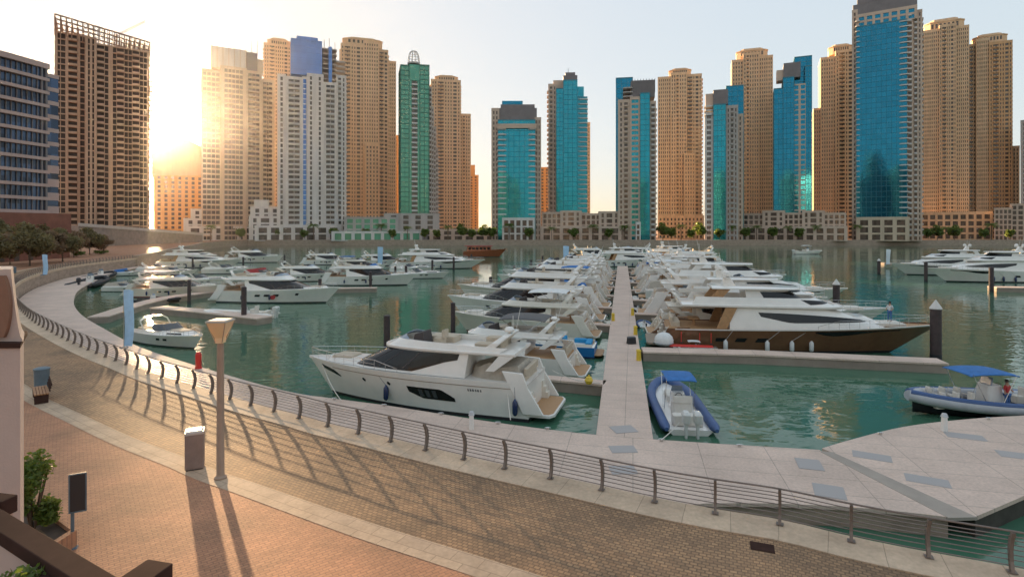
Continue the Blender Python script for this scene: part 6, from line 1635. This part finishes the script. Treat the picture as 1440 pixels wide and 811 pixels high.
# long parapet descending in view from the left edge to the bottom
Z1 = 4.4
a = P(-30, 712, Z1); b_ = P(150, 822, Z1); beam(a, b_, .25, .16, 'stair_parapet', 'long dark capped parapet crossing the lower left corner')
a = P(40, 826, Z1-.12); b_ = P(96, 782, Z1-.12); beam(a, b_, .16, .1, 'stair_parapet', 'short narrow parapet below the long dark capped one')
a = P(176, 822, Z1); b_ = P(226, 788, Z1); beam(a, b_, .34, .22, 'stair_parapet', 'end of a dark parapet with a lit top at the bottom edge')
a = P(-40, 694, Z1+.02); b_ = P(14, 700, Z1+.02); beam(a, b_, .22, .22, 'stair_parapet', 'dark block where the parapet meets the tall wall')
# planter by the wall with brick edge
pts = [P(64, 735), P(108, 768), P(60, 800), P(-20, 800), P(-20, 735)]
t = thing('planter', 'low brick edged planter at the foot of the tall wall', 'planter', (0, 0, 0))
pl = [Vector((p.x, p.y, 0)) for p in pts]
q = MB(); cx = sum((p for p in pl), Vector())/5; inn = [p.lerp(cx, .12) for p in pl]
q.rings([[(p.x, p.y, 0) for p in pl], [(p.x, p.y, .42) for p in pl], [(p.x, p.y, .42) for p in inn], [(p.x, p.y, .30) for p in inn]], False, False); q.build('edging', M['brickred'], t)
M['soil'] = mat('soil', (.07, .045, .03), .95, var=.3); MB().prism([(p.x, p.y) for p in inn], .2, .31).build('soil', M['soil'], t)
shrub(46, 752, .75, 1.95, 4200, .065, 'leaf', 'glossy green bush growing beside the tall wall', 31, .2)
xq, yq = PX(22, 6.0), 6.0
t = thing('planter', 'raised planter with green bush in the bottom left corner', 'planter', (xq, yq, 0)); MB().tbox(-.1, 0, 0, 3.35, 1.5, .6, 1.5, .6, .03).build('box', M['plaster'], t); MB().tbox(-.1, 0, 3.3, 3.42, 1.4, .5, 1.4, .5, .03).build('soil', M['soil'], t)
shrub(22, 800, .62, 1.05, 3200, .045, 'leaf', 'green bush showing between the parapets in the bottom left corner', 32).location = (xq, yq, 3.40)

# slender lamp posts along the far quay
for i, px in enumerate((402, 492, 706, 738, 882, 1000, 1096, 1190, 1282, 1374)):
    t = thing('street_lamp', f'slender lamp post on the far quay, {ordinal(i+1)} from the left', 'street lamp', (PX(px, 385.2), 385.2, 0), 0, 'lamp posts on the far quay')
    MB().tube([(0, 0, 0), (0, 0, 8.0)], [.12, .07], 6).build('post', M['pile'], t); MB().tbox(0, 0, 8.0, 8.3, .9, .4, .6, .3, .05).build('lamp_head', M['pilecap'], t)
# round mark on the side of the big white yacht at left
lab = [o for o in COL.objects if o.get('label', '').startswith('large white motor yacht with a red ring')][0]
q = MB(); Hh = Hull(16.5, 4.6, 1.85, 2.45, rake=.12); c = Hh.fs_(.52, .5)
q.rings([[(c.x+.42*math.cos(a), c.y-.03-e, c.z+.42*math.sin(a)) for a in [2*math.pi*j/18 for j in range(18)]] for e in (0, .05)])
q.build('emblem', M['canvas_red'], lab)

# ================================================================ the low sun and the air
s0 = Vector((229 - PXC, FPX, HOR - 200)).normalized() * 12000
b = bmesh.new(); bmesh.ops.create_uvsphere(b, u_segments=24, v_segments=12, radius=12000 * math.tan(R(.3))); me = bpy.data.meshes.new('sun'); b.to_mesh(me); b.free()
m = bpy.data.materials.new('sun_surface'); m.use_nodes = True; nt = m.node_tree; nt.nodes.clear(); em = nt.nodes.new('ShaderNodeEmission'); em.inputs[0].default_value = (1, .82, .5, 1); em.inputs[1].default_value = 60
out = nt.nodes.new('ShaderNodeOutputMaterial'); nt.links.new(em.outputs[0], out.inputs[0]); me.materials.append(m)
o = bpy.data.objects.new('sun', me); COL.objects.link(o); o.location = s0 + Vector((0, 0, CAMZ)); setprops(o, 'low sun beside the unfinished tower', 'sun', kind='structure')
m = bpy.data.materials.new('haze_air'); m.use_nodes = True; nt = m.node_tree; nt.nodes.clear(); out = nt.nodes.new('ShaderNodeOutputMaterial'); pv = nt.nodes.new('ShaderNodeVolumePrincipled')
pv.inputs['Color'].default_value = (.95, .93, .90, 1); pv.inputs['Density'].default_value = HAZE; pv.inputs['Anisotropy'].default_value = .88
nt.links.new(pv.outputs[0], out.inputs['Volume'])
o = MB().box(-5600, 5600, -1500, 8600, -8, 215).build('haze', m); setprops(o, 'thin golden haze over the whole marina', 'haze', kind='stuff')
if HAZE <= 0: bpy.data.objects.remove(o)
